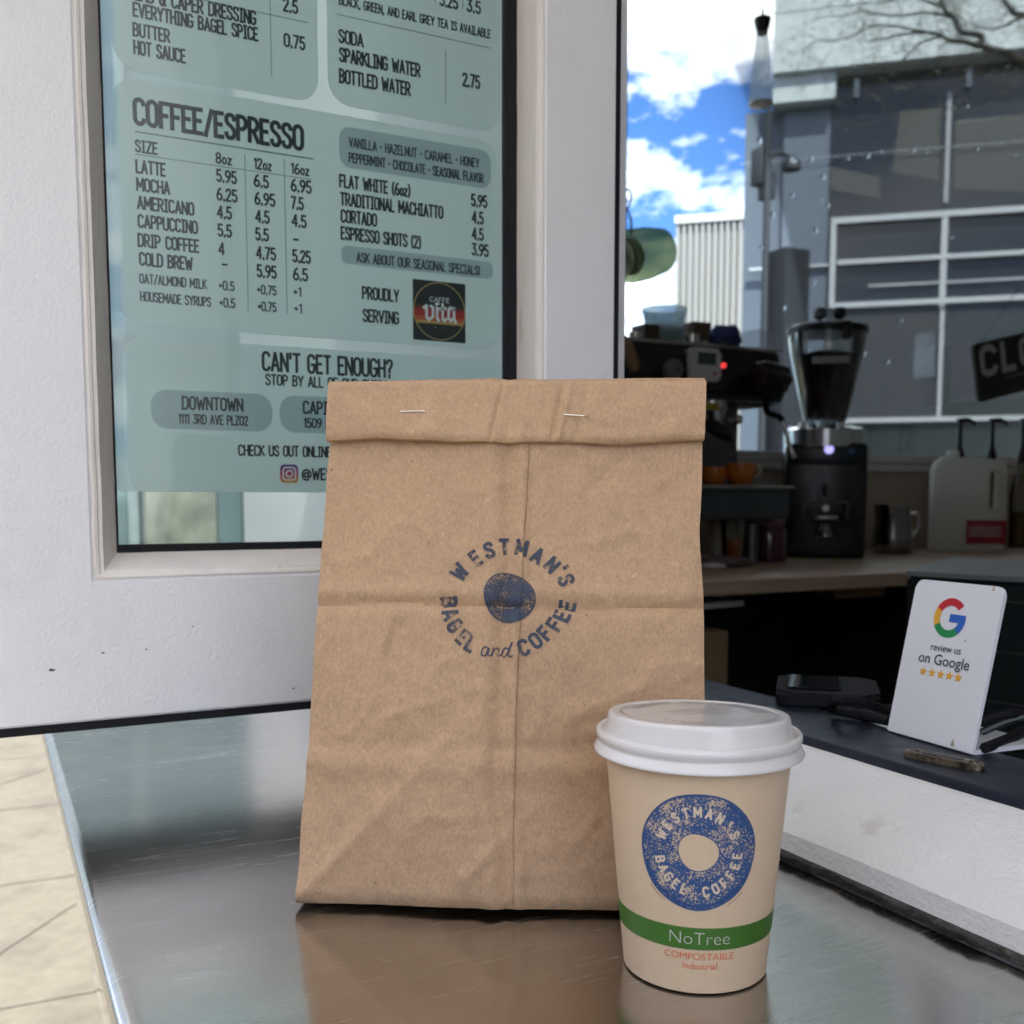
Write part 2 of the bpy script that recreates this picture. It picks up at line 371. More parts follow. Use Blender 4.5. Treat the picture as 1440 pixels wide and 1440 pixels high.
def steel_top():
    m = bpy.data.materials.new('brushed_steel'); m.use_nodes = True; t = m.node_tree; b = t.nodes['Principled BSDF']; l = t.links.new
    b.inputs['Metallic'].default_value = 1; b.inputs['Base Color'].default_value = (.56, .545, .515, 1)
    tcn = nn(t, 'ShaderNodeTexCoord')
    mp1 = nn(t, 'ShaderNodeMapping'); mp1.inputs['Scale'].default_value = (6, 90, 90); mp1.inputs['Rotation'].default_value = (0, 0, R(12)); l(tcn.outputs['Object'], mp1.inputs['Vector'])
    n1 = nn(t, 'ShaderNodeTexNoise', i_Scale=7.0, i_Detail=6.0, i_Roughness=.7); l(mp1.outputs['Vector'], n1.inputs['Vector'])
    n2 = nn(t, 'ShaderNodeTexNoise', i_Scale=9.0, i_Detail=7.0, i_Roughness=.62); l(tcn.outputs['Object'], n2.inputs['Vector'])
    r1 = nn(t, 'ShaderNodeMapRange'); r1.inputs['From Min'].default_value = .3; r1.inputs['From Max'].default_value = .7; r1.inputs['To Min'].default_value = .14; r1.inputs['To Max'].default_value = .23
    l(n2.outputs['Fac'], r1.inputs['Value'])
    # fine scratches: thin level lines of three stretched noises
    acc = None
    for k, (rot, sc) in enumerate(((25, (1.6, 80, 1)), (-38, (2.0, 95, 1)), (74, (2.4, 85, 1)))):
        mp2 = nn(t, 'ShaderNodeMapping'); mp2.inputs['Scale'].default_value = sc; mp2.inputs['Rotation'].default_value = (0, 0, R(rot)); mp2.inputs['Location'].default_value = (k*3.1, k, 0); l(tcn.outputs['Object'], mp2.inputs['Vector'])
        n3 = nn(t, 'ShaderNodeTexNoise', i_Scale=3.0, i_Detail=2.5, i_Distortion=.4); l(mp2.outputs['Vector'], n3.inputs['Vector'])
        d = nn(t, 'ShaderNodeMath', operation='SUBTRACT'); l(n3.outputs['Fac'], d.inputs[0]); d.inputs[1].default_value = .655
        ab = nn(t, 'ShaderNodeMath', operation='ABSOLUTE'); l(d.outputs[0], ab.inputs[0])
        lt = nn(t, 'ShaderNodeMath', operation='LESS_THAN'); l(ab.outputs[0], lt.inputs[0]); lt.inputs[1].default_value = .0026
        if acc is None: acc = lt
        else:
            mxn = nn(t, 'ShaderNodeMath', operation='MAXIMUM'); l(acc.outputs[0], mxn.inputs[0]); l(lt.outputs[0], mxn.inputs[1]); acc = mxn
    ad = nn(t, 'ShaderNodeMath', operation='MULTIPLY_ADD'); l(acc.outputs[0], ad.inputs[0]); ad.inputs[1].default_value = .16; l(r1.outputs['Result'], ad.inputs[2])
    mpb = nn(t, 'ShaderNodeMapping'); mpb.inputs['Scale'].default_value = (7, 420, 1); mpb.inputs['Rotation'].default_value = (0, 0, R(63)); l(tcn.outputs['Object'], mpb.inputs['Vector'])
    nb_ = nn(t, 'ShaderNodeTexNoise', i_Scale=3.0, i_Detail=3.0, i_Roughness=.7); l(mpb.outputs['Vector'], nb_.inputs['Vector'])
    rb_ = nn(t, 'ShaderNodeMapRange'); rb_.inputs['From Min'].default_value = .3; rb_.inputs['From Max'].default_value = .7; rb_.inputs['To Min'].default_value = -.035; rb_.inputs['To Max'].default_value = .035; l(nb_.outputs['Fac'], rb_.inputs['Value'])
    sm_ = nn(t, 'ShaderNodeMath', operation='ADD'); l(ad.outputs[0], sm_.inputs[0]); l(rb_.outputs['Result'], sm_.inputs[1]); l(sm_.outputs[0], b.inputs['Roughness'])
    cm = nn(t, 'ShaderNodeMixRGB'); l(acc.outputs[0], cm.inputs['Fac']); cm.inputs['Color1'].default_value = (.54, .525, .50, 1); cm.inputs['Color2'].default_value = (.82, .81, .79, 1)
    cv_ = nn(t, 'ShaderNodeMapRange'); cv_.inputs['From Min'].default_value = .3; cv_.inputs['From Max'].default_value = .7; cv_.inputs['To Min'].default_value = .94; cv_.inputs['To Max'].default_value = 1.06; l(nb_.outputs['Fac'], cv_.inputs['Value'])
    vm_ = nn(t, 'ShaderNodeVectorMath', operation='SCALE'); l(cm.outputs['Color'], vm_.inputs[0]); l(cv_.outputs['Result'], vm_.inputs['Scale']); l(vm_.outputs['Vector'], b.inputs['Base Color'])
    h = nn(t, 'ShaderNodeMath', operation='MULTIPLY_ADD'); l(acc.outputs[0], h.inputs[0]); h.inputs[1].default_value = -.10; l(n1.outputs['Fac'], h.inputs[2])
    bp = nn(t, 'ShaderNodeBump', i_Strength=.07, i_Distance=.00010); l(h.outputs[0], bp.inputs['Height'])
    n4 = nn(t, 'ShaderNodeTexNoise', i_Scale=5.0, i_Detail=1.0); l(tcn.outputs['Object'], n4.inputs['Vector'])
    bp2 = nn(t, 'ShaderNodeBump', i_Strength=.5, i_Distance=.0005); l(n4.outputs['Fac'], bp2.inputs['Height']); l(bp.outputs['Normal'], bp2.inputs['Normal'])
    l(bp2.outputs['Normal'], b.inputs['Normal'])
    b.inputs['Anisotropic'].default_value = .4
    return m
M['steel'] = steel_top()

# ================================================================ GROUND
def sheet(name, x0, x1, y0, y1, z, m, n=1):
    bm = NB(); bmesh.ops.create_grid(bm, x_segments=n, y_segments=n, size=.5)
    for v in bm.verts: v.co = V((x0+(v.co.x+.5)*(x1-x0), y0+(v.co.y+.5)*(y1-y0), z))
    return struct(obj(name, bm, m, None, smooth=False))
sheet('ground', -400, 400, -400, 400, -.16, M['asphalt'])
bm = NB(); box(bm, (-9, -30, -.15), (3.6, 11, 0)); struct(obj('sidewalk', bm, M['paver'], None, smooth=False))
bm = NB(); prism(bm, [(-9.15, -30, -.15), (-9.001, -30, -.15), (-9.001, 11, -.15), (-9.15, 11, -.15)], (0, 0, .148)); struct(obj('kerb', bm, M['kerb'], None, smooth=False))
bm = NB()
random.seed(3)
def joint(a, b, wd=.008):
    a = V(a); b = V(b); d = (b-a).normalized(); n = V((-d.y, d.x))*wd/2
    bm.faces.new([bm.verts.new(V((q.x, q.y, .004))) for q in (a-n, b-n, b+n, a+n)])
for k in range(-4, 14):
    joint((-2.6, k*.86+.12), (.36, k*.86+.0))
for x in (-1.62, -.72, .19): joint((x-.02, -6), (x+.03, 11), .0081)
joint((.19, 3.2), (-.3, 2.55), .0082); joint((.19, 4.9), (-.4, 4.3), .0083)
struct(obj('paving_joints', bm, M['joint'], None, smooth=False))

# ================================================================ SHOP BUILDING
shop = thing('coffee_shop', 'white walled coffee shop building with the open service window and a glazed far wall', 'building', (1.6, 1, 0))
WX = .42
bm = NB(); box(bm, (.374, -2, 0), (.46, 1.83, Z0+.012), .001); obj('front_wall', bm, M['stucco'], shop)
bm = NB(); box(bm, (.405, .688, Z0+.012), (.452, 1.83, 3.449), .002); obj('wall_pier', bm, M['white'], shop)
bm = NB(); box(bm, (.405, -2, Z0+.012), (.452, -.55, 3.449), .002); obj('wall_pier', bm, M['white'], shop)
bm = NB(); box(bm, (.40, -.55, 2.15), (.455, .688, 3.449), .002); obj('window_lintel', bm, M['white'], shop)
bm = NB(); box(bm, (.455, 1.80, 0), (1.1, 1.86, 3.449)); obj('side_wall', bm, M['interior'], shop)
bm = NB(); box(bm, (1.06, 1.86, 0), (1.12, 2.62, 3.449)); obj('side_wall', bm, M['interior'], shop)
WY, WZ = 2.62, .345
bm = NB(); box(bm, (1.12, WY, 0), (5.2, WY+.12, Z0+WZ-.03)); obj('rear_wall', bm, M['interior'], shop)
bm = NB(); box(bm, (5.2, -2, 0), (5.3, WY+.12, 3.449)); obj('side_wall', bm, M['roomwall'], shop)
bm = NB(); box(bm, (.46, -2.1, 0), (5.2, -2.0, 3.449)); obj('side_wall', bm, M['roomwall'], shop)
bm = NB(); box(bm, (.46, -2.0, .0), (5.2, 1.8, .02)); obj('shop_floor', bm, M['roomwall'], shop)
bm = NB(); box(bm, (.30, -2.2, 3.45), (5.4, WY+.2, 3.65)); obj('roof', bm, M['stucco'], shop)
# rear window: frame, sill, pane
rw = bpy.data.objects.new('rear_window', None); COL.objects.link(rw); rw.parent = shop; rw.location = V((3, WY, Z0+WZ))-shop.location
bm = NB(); box(bm, (1.12, WY-.03, Z0+WZ-.03), (5.2, WY+.13, Z0+WZ), .003); box(bm, (1.12, WY-.055, Z0+WZ-.062), (5.2, WY-.005, Z0+WZ-.036), .004)
obj('sill', bm, M['white'], rw)
bm = NB(); box(bm, (1.60, WY+.0, Z0+WZ), (1.722, WY+.09, 3.38), .004); box(bm, (1.12, WY, 3.38), (5.2, WY+.09, 3.449)); obj('frame', bm, mat('brown_post', (.045, .022, .014), .55, var=.3, stretch=(5, 5, .4)), rw)
bm = NB(); box(bm, (1.722, WY+.045, Z0+WZ), (5.2, WY+.051, 3.38)); obj('pane', bm, M['glass'], rw, smooth=False)
# awning added out of view to shade the counter and diffuse daylight
aw = bm = NB(); box(bm, (-1.15, -1.12, 2.38), (.40, .55, 2.384), .01); box(bm, (-1.156, -1.12, 2.25), (-1.152, .55, 2.384))
for y in (-1.05, -.25, .5): tube(bm, [(-1.1, y, 2.37), (.40, y, 2.37)], .014, 8)
obj('shade_awning', bm, M['canvas'], shop)

# painted wooden window sill (sloped) and grimy joint under it
bm = NB()
sec = [(.3712, .0142), (.4152, .047), (.423, .047), (.423, .0056), (.3745, .0056), (.3692, .0050)]
N = 60
rows = []
for k in range(N+1):
    y = -.55+(1.235)*k/N
    rows.append([bm.verts.new(P(x+.0007*noise.noise(V((y*9, i*3.3, 0))), y, z+.0006*noise.noise(V((y*13, i*5.1, 4))))) for i, (x, z) in enumerate(sec)])
for a, b in zip(rows, rows[1:]):
    for i in range(len(sec)): bm.faces.new((a[i], a[(i+1) % 6], b[(i+1) % 6], b[i]))
bm.faces.new(rows[0]); bm.faces.new(rows[-1][::-1])
sill = obj('window_sill', bm, M['sillpaint'], shop); bpy.context.view_layer.update()
bm = NB(); box(bm, (.366, -.55, .0008+Z0), (.3735, .685, .0050+Z0), .001)
bmesh.ops.subdivide_edges(bm, edges=[e for e in bm.edges if abs(e.verts[0].co.y-e.verts[1].co.y) > .5], cuts=240)
for v in bm.verts:
    if v.co.x < .371: v.co.x += .004*noise.noise(V((v.co.y*45, v.co.z*90, 0)))+.002*noise.noise(V((v.co.y*160, 3, 0)))
obj('grimy_joint', bm, M['grime'], shop)

# ================================================================ STEEL COUNTER
ctr = thing('steel_counter', 'brushed stainless steel service counter with a rolled left edge under the bag and cup', 'counter', (.2, .3, 0))
bm = NB()
prof = [(.366, 0.0), (.0418, 0.0)]
for k in range(13):
    a = R(90+15*k); prof.append((.0415+.007*math.cos(a)*1.05, -.007+.007*math.sin(a)))
prof += [(.046, -.014), (.052, -.023), (.366, -.023)]
rows = []
for k in range(41):
    y = -.5+(2.2)*k/40
    rows.append([bm.verts.new(P(x, y, z)) for x, z in prof])
for a, b in zip(rows, rows[1:]):
    for i in range(len(prof)): bm.faces.new((a[i], a[(i+1) % len(prof)], b[(i+1) % len(prof)], b[i]))
bm.faces.new(rows[0]); bm.faces.new(rows[-1][::-1])
obj('counter_top', bm, M['steel'], ctr)
for y in (-.3, .6, 1.5):
    bm = NB(); prism(bm, [(.374, y, Z0-.026), (.10, y, Z0-.026), (.10, y, Z0-.05), (.35, y, Z0-.30), (.374, y, Z0-.30)], (0, .03, 0)); obj('bracket', bm, M['steel_dark'], ctr, smooth=False)

# ================================================================ OPEN CASEMENT WINDOW
CY0 = .673; DG = .032          # front face and depth of the pane
cas = thing('casement_window', 'white painted wooden window frame swung open, glazed with the menu behind its glass', 'window', (.436, CY0, Z0+.05))
X0, X1, Zb, Zt = -.020, .4325, .053, .92
ix0, ix1, iz0, iz1 = .0576, .3712, .141, .845
def fr(bm, lo, hi, bev=.0022): box(bm, (lo[0], CY0, lo[1]+Z0), (hi[0], CY0+.044, hi[1]+Z0), bev, 3)
bm = NB()
def rect(x0, x1, z0, z1, y): return [bm.verts.new(P(x, y, z)) for x, z in ((x0, z0), (x1, z0), (x1, z1), (x0, z1))]
lp_ = [rect(X0, X1, Zb, Zt, CY0+.044), rect(X0, X1, Zb, Zt, CY0), rect(ix0, ix1, iz0, iz1, CY0), rect(ix0, ix1, iz0, iz1, CY0+.044)]
for a, b in zip(lp_, lp_[1:]+lp_[:1]):
    for i in range(4): bm.faces.new((a[i], a[(i+1) % 4], b[(i+1) % 4], b[i]))
bmesh.ops.recalc_face_normals(bm, faces=bm.faces)
bmesh.ops.bevel(bm, geom=[e for e in bm.edges if e.calc_face_angle(0) > 1], offset=.0018, segments=3, affect='EDGES')
obj('frame', bm, M['white'], cas)
bm = NB(); box(bm, (X0+.002, CY0+.003, Z0+Zb-.003), (X1-.002, CY0+.041, Z0+Zb-.0002)); obj('bottom_edge', bm, M['darkwood'], cas, smooth=False)
bm = NB(); box(bm, (X0+.001, CY0+.0012, Z0+Zb-.0050), (X1-.001, CY0+.0042, Z0+Zb+.0004)); box(bm, (X0+.001, CY0+.036, Z0+Zb-.0036), (X1-.001, CY0+.0392, Z0+Zb)); obj('weather_seal', bm, M['rubber'], cas, smooth=False)
bm = NB(); box(bm, (X1+.0003, CY0+.002, Z0+Zb), (X1+.0045, CY0+.042, Z0+Zt)); obj('hinge_strip', bm, M['rubber'], cas, smooth=False)  # narrow black strip along the hinge edge
CHIP = mat('paint_chip_brown', (.10, .06, .05), .8, var=.3)
for cx_, cy_, s_ in ((73, 942, 1.5), (145, 918, .9), (206, 913, .7), (271, 881, .6), (413, 968, .8)):
    c_ = at(cx_, cy_, 'y', CY0-.0003); bm = NB(); bm.faces.new([bm.verts.new(c_+V((a*s_*.001, 0, b*s_*.001))) for a, b in ((-1.2, -.3), (-.2, -.6), (1.0, -.5), (1.3, .1), (.3, .2), (-.1, .7), (-.9, .4))]); obj('paint_chip', bm, CHIP, cas, smooth=False)
# glazing bead: stepped moulding, loops of (inset l, r, b, t, depth)
bm = NB()
st = [(0, 0, 0, 0, .0035), (0, 0, 0, 0, .0012), (.0012, .0012, .0012, .0012, .0006), (.0030, .003, .003, .003, .0012), (.0036, .0036, .0036, .0036, .0026), (.0058, .0058, .0052, .0052, .0028), (.0066, .0064, .006, .006, .0044), (.0168, .0078, .0150, .0150, DG-.002)]
loops = []
for l, r, b, t, d in st:
    loops.append([bm.verts.new(P(x, CY0+d, z)) for x, z in ((ix0+l, iz0+b), (ix1-r, iz0+b), (ix1-r, iz1-t), (ix0+l, iz1-t))])
for a, b in zip(loops, loops[1:]):
    for i in range(4): bm.faces.new((a[i], a[(i+1) % 4], b[(i+1) % 4], b[i]))
bmesh.ops.subdivide_edges(bm, edges=[e for e in bm.edges if e.calc_length() > .2], cuts=60)
for v in bm.verts:
    v.co += V((noise.noise(v.co*40), 0, noise.noise(v.co*40+V((9, 9, 9)))))*.00035
obj('glazing_bead', bm, M['bead'], cas)
gx0, gx1, gz0, gz1 = ix0+.0172, ix1-.0082, iz0+.0154, iz1-.0154
bm = NB()
for a, b in (((gx0-.002, gz0-.002), (gx1+.002, gz0+.0042)), ((gx0-.002, gz1-.004), (gx1+.002, gz1+.002)), ((gx0-.002, gz0+.0042), (gx0+.0006, gz1-.004)), ((gx1-.0075, gz0+.0042), (gx1+.002, gz1-.004))):
    box(bm, (a[0], CY0+DG-.0030, Z0+a[1]), (b[0], CY0+DG+.007, Z0+b[1]), .0004)
obj('gasket', bm, M['rubber'], cas, smooth=False)
bm = NB(); box(bm, (gx0, CY0+DG, Z0+gz0), (gx1, CY0+DG+.004, Z0+gz1)); obj('glass_pane', bm, M['teal'], cas, smooth=False)

# second leaf of the window, folded flat behind the first
leaf = thing('folded_window_leaf', 'second white window leaf folded flat behind the menu window', 'window', (.436, CY0+.05, Z0+.05))
bm = NB(); lx = (ix0-.008, ix1+.010, iz0-.010, iz1+.01)
lp_ = [rect(X0+.004, X1, Zb+.002, Zt, CY0+.094), rect(X0+.004, X1, Zb+.002, Zt, CY0+.052), rect(*lx, CY0+.052), rect(*lx, CY0+.094)]
for a, b in zip(lp_, lp_[1:]+lp_[:1]):
    for i in range(4): bm.faces.new((a[i], a[(i+1) % 4], b[(i+1) % 4], b[i]))
obj('frame', bm, M['white'], leaf)
bm = NB(); box(bm, (X0+.006, CY0+.0525, Z0+Zb-.002), (X1-.002, CY0+.0935, Z0+Zb+.0018)); obj('bottom_edge', bm, M['darkwood'], leaf, smooth=False)
bm = NB(); box(bm, (X0+.005, CY0+.0895, Z0+Zb-.005), (X1-.002, CY0+.0932, Z0+Zb-.0022)); box(bm, (X0+.005, CY0+.0445, Z0+Zb-.004), (X1-.002, CY0+.0515, Z0+Zb+.03)); obj('weather_seal', bm, M['rubber'], leaf, smooth=False)
bm = NB(); box(bm, (lx[0]-.002, CY0+.070, Z0+lx[2]-.002), (lx[1]+.002, CY0+.074, Z0+lx[3]+.002)); obj('glass_pane', bm, M['sign'], leaf, smooth=False)

# ================================================================ MENU behind the glass
MY = CY0+DG+.0052
menu = thing('menu_poster', 'frosted drinks menu sheet on the inside of the open window glass, black condensed lettering', 'menu', (.2, MY, Z0+.2))
FILM = film('menu_film', (.90, .97, .92), clear=.12, tint=(.88, .95, .94), trl=.16)
FILM2 = film('menu_pill_film', (.60, .68, .68), clear=.10, tint=(.75, .86, .88), trl=.16)
PRINT = mat('menu_print', (.018, .022, .026), .6, var=.2, vscale=600)
GREY = mat('menu_grey_print', (.045, .06, .07), .6, var=.2, vscale=600)
LINEM = mat('menu_rule', (.20, .26, .27), .6, var=.1)
def mp_(px, py):
    p = at(px, py, 'y', MY); return p.x, p.z
def panel(name, xa, xb, zt, zb, r, m, y=0.0, parent=None):
    bm = NB(); bm.faces.new([bm.verts.new(V((x, MY+y, z))) for x, z in rounded_rect(xa, xb, zb, zt, r, 10)])
    return obj(name, bm, m, parent or menu, smooth=False)
def fmenu(x0, z0, y): return lambda x, yy, z: V((x0+x, MY+y-z, z0+yy))
class Page:
    def __init__(s): s.rows = []; s.lm = []
    def t(s, txt, xl, yl, xr, yr, hp, grey=False, weight=.18):
        ax, az = mp_(xl, yl); bx, bz = mp_(xr, yr); _, cz = mp_(xl, yl-hp)
        h = cz-az; fit = bx-ax
        zz = (az+bz)/2
        b = NB(); letters(b, txt, h, fmenu(ax, zz, -.0004), width=fit, weight=weight); s.rows.append((b, grey))
    def line(s, xl, yl, xr, yr, wd=.0005):
        ax, az = mp_(xl, yl); bx, bz = mp_(xr, yr)
        if abs(bx-ax) > abs(bz-az): bz = az = (az+bz)/2
        else: bx = ax = (ax+bx)/2
        b = NB(); s.lm.append(b); ribbon(b, [(ax, az), (bx, bz)], wd, lambda x, y, z: V((x, MY-.0003, y)), 0)
    def done(s, par):
        for b, grey in s.rows: obj('small_lettering' if grey else 'lettering', b, GREY if grey else PRINT, par, smooth=False, fix=False)
        for b in s.lm: obj('ruled_line', b, LINEM, par, smooth=False, fix=False)
SHEET = film('menu_sheet_film', (.95, .97, .96), clear=.34, tint=(.9, .97, .97), trl=.35)
zA = mp_(300, 120)[1]; xA0 = mp_(157, 60)[0]; xA1 = mp_(447, 60)[0]
xB0 = mp_(460, 60)[0]; xB1 = gx1-.0095
zB = mp_(590, 168)[1]
pa = panel('food_panel', xA0, xA1, Z0+gz1-.02, zA, .017, FILM)
g = Page()
g.t('HERB & CAPER DRESSING', 181, 3, 359, 30, 19); g.t('EVERYTHING BAGEL SPICE', 188, 24, 362, 56, 18); g.t('BUTTER', 188, 52, 238, 58, 17.5); g.t('HOT SAUCE', 189, 77, 260, 87, 18)
g.t('2.5', 399, 16, 418, 18, 17); g.t('0.75', 400, 66, 428, 69, 17); g.line(190, -12, 433, 25); g.line(380, -10, 381, 108)
g.done(pa)
pb = panel('drinks_panel', xB0, xB1, Z0+gz1-.02, zB, .017, FILM)
g = Page()
g.t('3.25', 619, 8, 643, 12, 16); g.t('3.5', 657, 16, 675, 19, 16); g.t('BLACK, GREEN, AND EARL GREY TEA IS AVAILABLE', 477, 7, 689, 53, 12, True)
g.line(473, 21, 689, 67); g.t('SODA', 477, 60, 510, 65, 17); g.t('SPARKLING WATER', 478, 87, 590, 107, 18); g.t('BOTTLED WATER', 478, 117, 576, 133, 18); g.t('2.75', 651, 121, 674, 124, 17)
g.line(626, 71, 627, 145); g.line(612, -10, 612, 4); g.line(650, -10, 651, 12)
g.done(pb)
zC1 = mp_(300, 130)[1]; zC0 = mp_(400, 472)[1]; xC0 = mp_(161, 300)[0]
pc = panel('coffee_panel', xC0, xB1, zC1, zC0, .016, FILM)
g = Page()
g.t('COFFEE/ESPRESSO', 190, 176, 425, 208, 34, weight=.185); g.line(190, 187, 440, 222, .0009)
g.t('SIZE', 191, 213, 221, 217, 15.5); g.line(191, 220, 439, 250)
for s, a in (('8oz', (304, 229, 325, 232)), ('12oz', (358, 237, 381, 240)), ('16oz', (410, 244, 434, 247))): g.t(s, *a, 14)
for s, a in (('LATTE', (192, 243, 232, 247)), ('MOCHA', (193, 268, 238, 273)), ('AMERICANO', (194, 294, 272, 302)), ('CAPPUCCINO', (195, 320, 277, 328)), ('DRIP COFFEE', (195, 347, 279, 354)), ('COLD BREW', (197, 373, 270, 379))): g.t(s, *a, 17)
g.t('OAT/ALMOND MILK', 197, 399, 290, 405, 12.5, True); g.t('HOUSEMADE SYRUPS', 198, 424, 296, 430, 12.5, True)
for s, a in (('5.95', (305, 255, 332, 258)), ('6.25', (305.5, 281, 333, 284)), ('4.5', (306, 306, 325, 308)), ('5.5', (307, 332, 325, 333)), ('4', (308, 358, 315, 358)), ('-', (313, 380, 319, 380)),
             ('6.5', (358, 262, 377, 264)), ('6.95', (359, 287, 386, 290)), ('4.5', (360, 312, 378, 314)), ('5.5', (360, 337, 377, 339)), ('4.75', (361, 363, 387, 366)), ('5.95', (362, 389, 388, 391)),
             ('6.95', (410, 269, 437, 271)), ('7.5', (410, 293, 426, 295)), ('4.5', (411, 318, 430, 320)), ('-', (413, 345, 419, 345)), ('5.25', (412, 368, 436, 370)), ('6.5', (413, 393, 432, 395))): g.t(s, *a, 16)
for s, a in (('+0.5', (308, 407, 329, 409)), ('+0.5', (309, 431, 330, 433)), ('+0.75', (362, 413, 388, 415)), ('+0.75', (363, 437, 388, 438)), ('+1', (413, 416, 423, 417)), ('+1', (414, 440, 424, 440))): g.t(s, *a, 12, True)
g.line(344, 217, 349, 437); g.line(399, 224, 404, 442)
q1 = [mp_(477, 209)[0], mp_(690, 240)[0], mp_(580, 194)[1], mp_(580, 250)[1]]; q2 = [mp_(480, 358)[0], mp_(693, 382)[0], mp_(590, 357)[1], mp_(590, 382)[1]]
panel('flavour_strip', *q1, .0085, FILM2, -.0002, pc); panel('specials_strip', *q2, .0045, FILM2, -.0002, pc)
g.t('VANILLA * HAZELNUT * CARAMEL * HONEY', 491, 207, 673, 235, 12.5, True); g.t('PEPPERMINT * CHOCOLATE * SEASONAL FLAVOR', 491, 228, 679, 257, 12.5, True)
g.t('FLAT WHITE (6oz)', 478, 263, 576, 276, 16.5); g.t('TRADITIONAL MACHIATTO', 479, 289, 622, 306, 16.5); g.t('CORTADO', 480, 312, 529, 318, 16.5); g.t('ESPRESSO SHOTS (2)', 480, 336, 591, 349, 16.5)
for s, a in (('5.95', (663, 289, 684, 292)), ('4.5', (664, 313, 679, 315)), ('4.5', (664, 336, 679, 338)), ('3.95', (664, 358, 686, 361))): g.t(s, *a, 15.5)
g.t('ASK ABOUT OUR SEASONAL SPECIALS!', 502, 369, 674, 386, 12.5, True); g.t('PROUDLY', 510, 420, 560, 424, 16); g.t('SERVING', 511, 452, 560, 455, 16)
g.done(pc)
# roaster's badge: black square, gold ring, red and orange bands, white blackletter word
ba = mp_(580, 392); bb = mp_(654, 400); bc = mp_(654, 480); S = bb[0]-ba[0]; bz1 = (ba[1]+bb[1])/2; bz0 = bz1-S*1.03
badge = panel('roaster_badge', ba[0], bb[0], bz1, bz0, .0005, mat('badge_black', (.012, .012, .013), .5, var=.1), -.0004, pc)
bcx, bcz = (ba[0]+bb[0])/2, (bz0+bz1)/2; Rr = S*.49
def badge_part(name, bm, m): obj(name, bm, m, badge.parent, smooth=False, fix=False)
bm = NB(); gold = mat('badge_gold', (.55, .38, .14), .5, var=.05); bwhite = mat('badge_white', (.82, .80, .76), .6, var=.02)
ribbon(bm, [(bcx+Rr*math.cos(R(k*6)), bcz+Rr*math.sin(R(k*6))) for k in range(61)], S*.018, lambda x, y, z: V((x, MY-.0007, y)), 0); badge_part('badge_ring', bm, gold)
for c, a, b in (((.45, .025, .02), .02, -.10), ((.55, .10, .03), -.10, -.17), ((.60, .33, .10), -.17, -.22), ((.2, .015, .015), .08, .02)):
    bm = NB(); za, zb_ = bcz+a*S, bcz+b*S
    ha = math.sqrt(max(0, Rr**2-(a*S)**2)); hb = math.sqrt(max(0, Rr**2-(b*S)**2))
    bm.faces.new([bm.verts.new(V((x, MY-.0006, z))) for x, z in ((bcx-ha, za), (bcx+ha, za), (bcx+hb, zb_), (bcx-hb, zb_))]); badge_part('badge_band', bm, mat('badge_band', c, .5, var=.05))
bm = NB(); fb = lambda x, y, z: V((bcx+x, MY-.0009-z, bcz+y))
letters(bm, 'CAFFE', S*.075, lambda x, y, z: fb(x, y+S*.16, z), width=S*.36, align='c', weight=.16)
k = S
for pl in ([(-.30, .06), (-.25, .10), (-.25, -.10), (-.21, -.14), (-.13, -.08), (-.13, .08), (-.17, .10)], [(-.05, .08), (-.05, -.10), (-.02, -.14)], [(-.07, .135), (-.03, .155)],
           [(.055, .15), (.055, -.10), (.09, -.14), (.13, -.10)], [(.0, .06), (.12, .08)], [(.28, .07), (.20, .10), (.17, .05), (.17, -.08), (.21, -.13), (.26, -.08)], [(.275, .10), (.275, -.10), (.31, -.15)]):
    ribbon(bm, [(x*k, y*k-.02*k) for x, y in pl], S*.05, fb, 2e-5)
letters(bm, '1991 - 1995'.replace('1991 - 1995', '-  -'), S*.04, lambda x, y, z: fb(x, y-S*.30, z), width=S*.2, align='c')
badge_part('badge_word', bm, bwhite)
zD1 = mp_(330, 482)[1]; zD0 = mp_(300, 692)[1]
panel('backing_sheet', mp_(150, 300)[0], gx1-.008, Z0+gz1-.004, zD0, .004, SHEET, .0008)
pd = panel('locations_panel', mp_(176, 560)[0], xB1, zD1, zD0, .012, FILM)
dz = lambda a, b: (mp_(300, a)[1], mp_(300, b)[1])
p1 = panel('address_strip', mp_(212, 575)[0], mp_(383, 580)[0], *dz(551, 605), .0108, FILM2, -.0002, pd)
p2 = panel('address_strip', mp_(393, 575)[0], mp_(566, 580)[0], *dz(551, 605), .0108, FILM2, -.0002, pd)
g = Page()
g.t("CAN'T GET ENOUGH?", 370, 521, 551, 530, 25, weight=.16); g.t('STOP BY ALL OF OUR SHOPS', 374, 542, 545, 548, 14)
g.t('DOWNTOWN', 257, 575, 341, 578, 17); g.t('1111 3RD AVE PLZ02', 252, 595, 348, 598, 12.5); g.t('CAPITOL HILL', 427, 582, 524, 584, 16.5); g.t('1509 E', 428, 601, 463, 602, 12.5)
g.t('CHECK US OUT ONLINE AT', 336, 640, 484, 643, 14); g.t('@WESTMANS', 425, 674, 512, 675, 15)
g.done(pd)
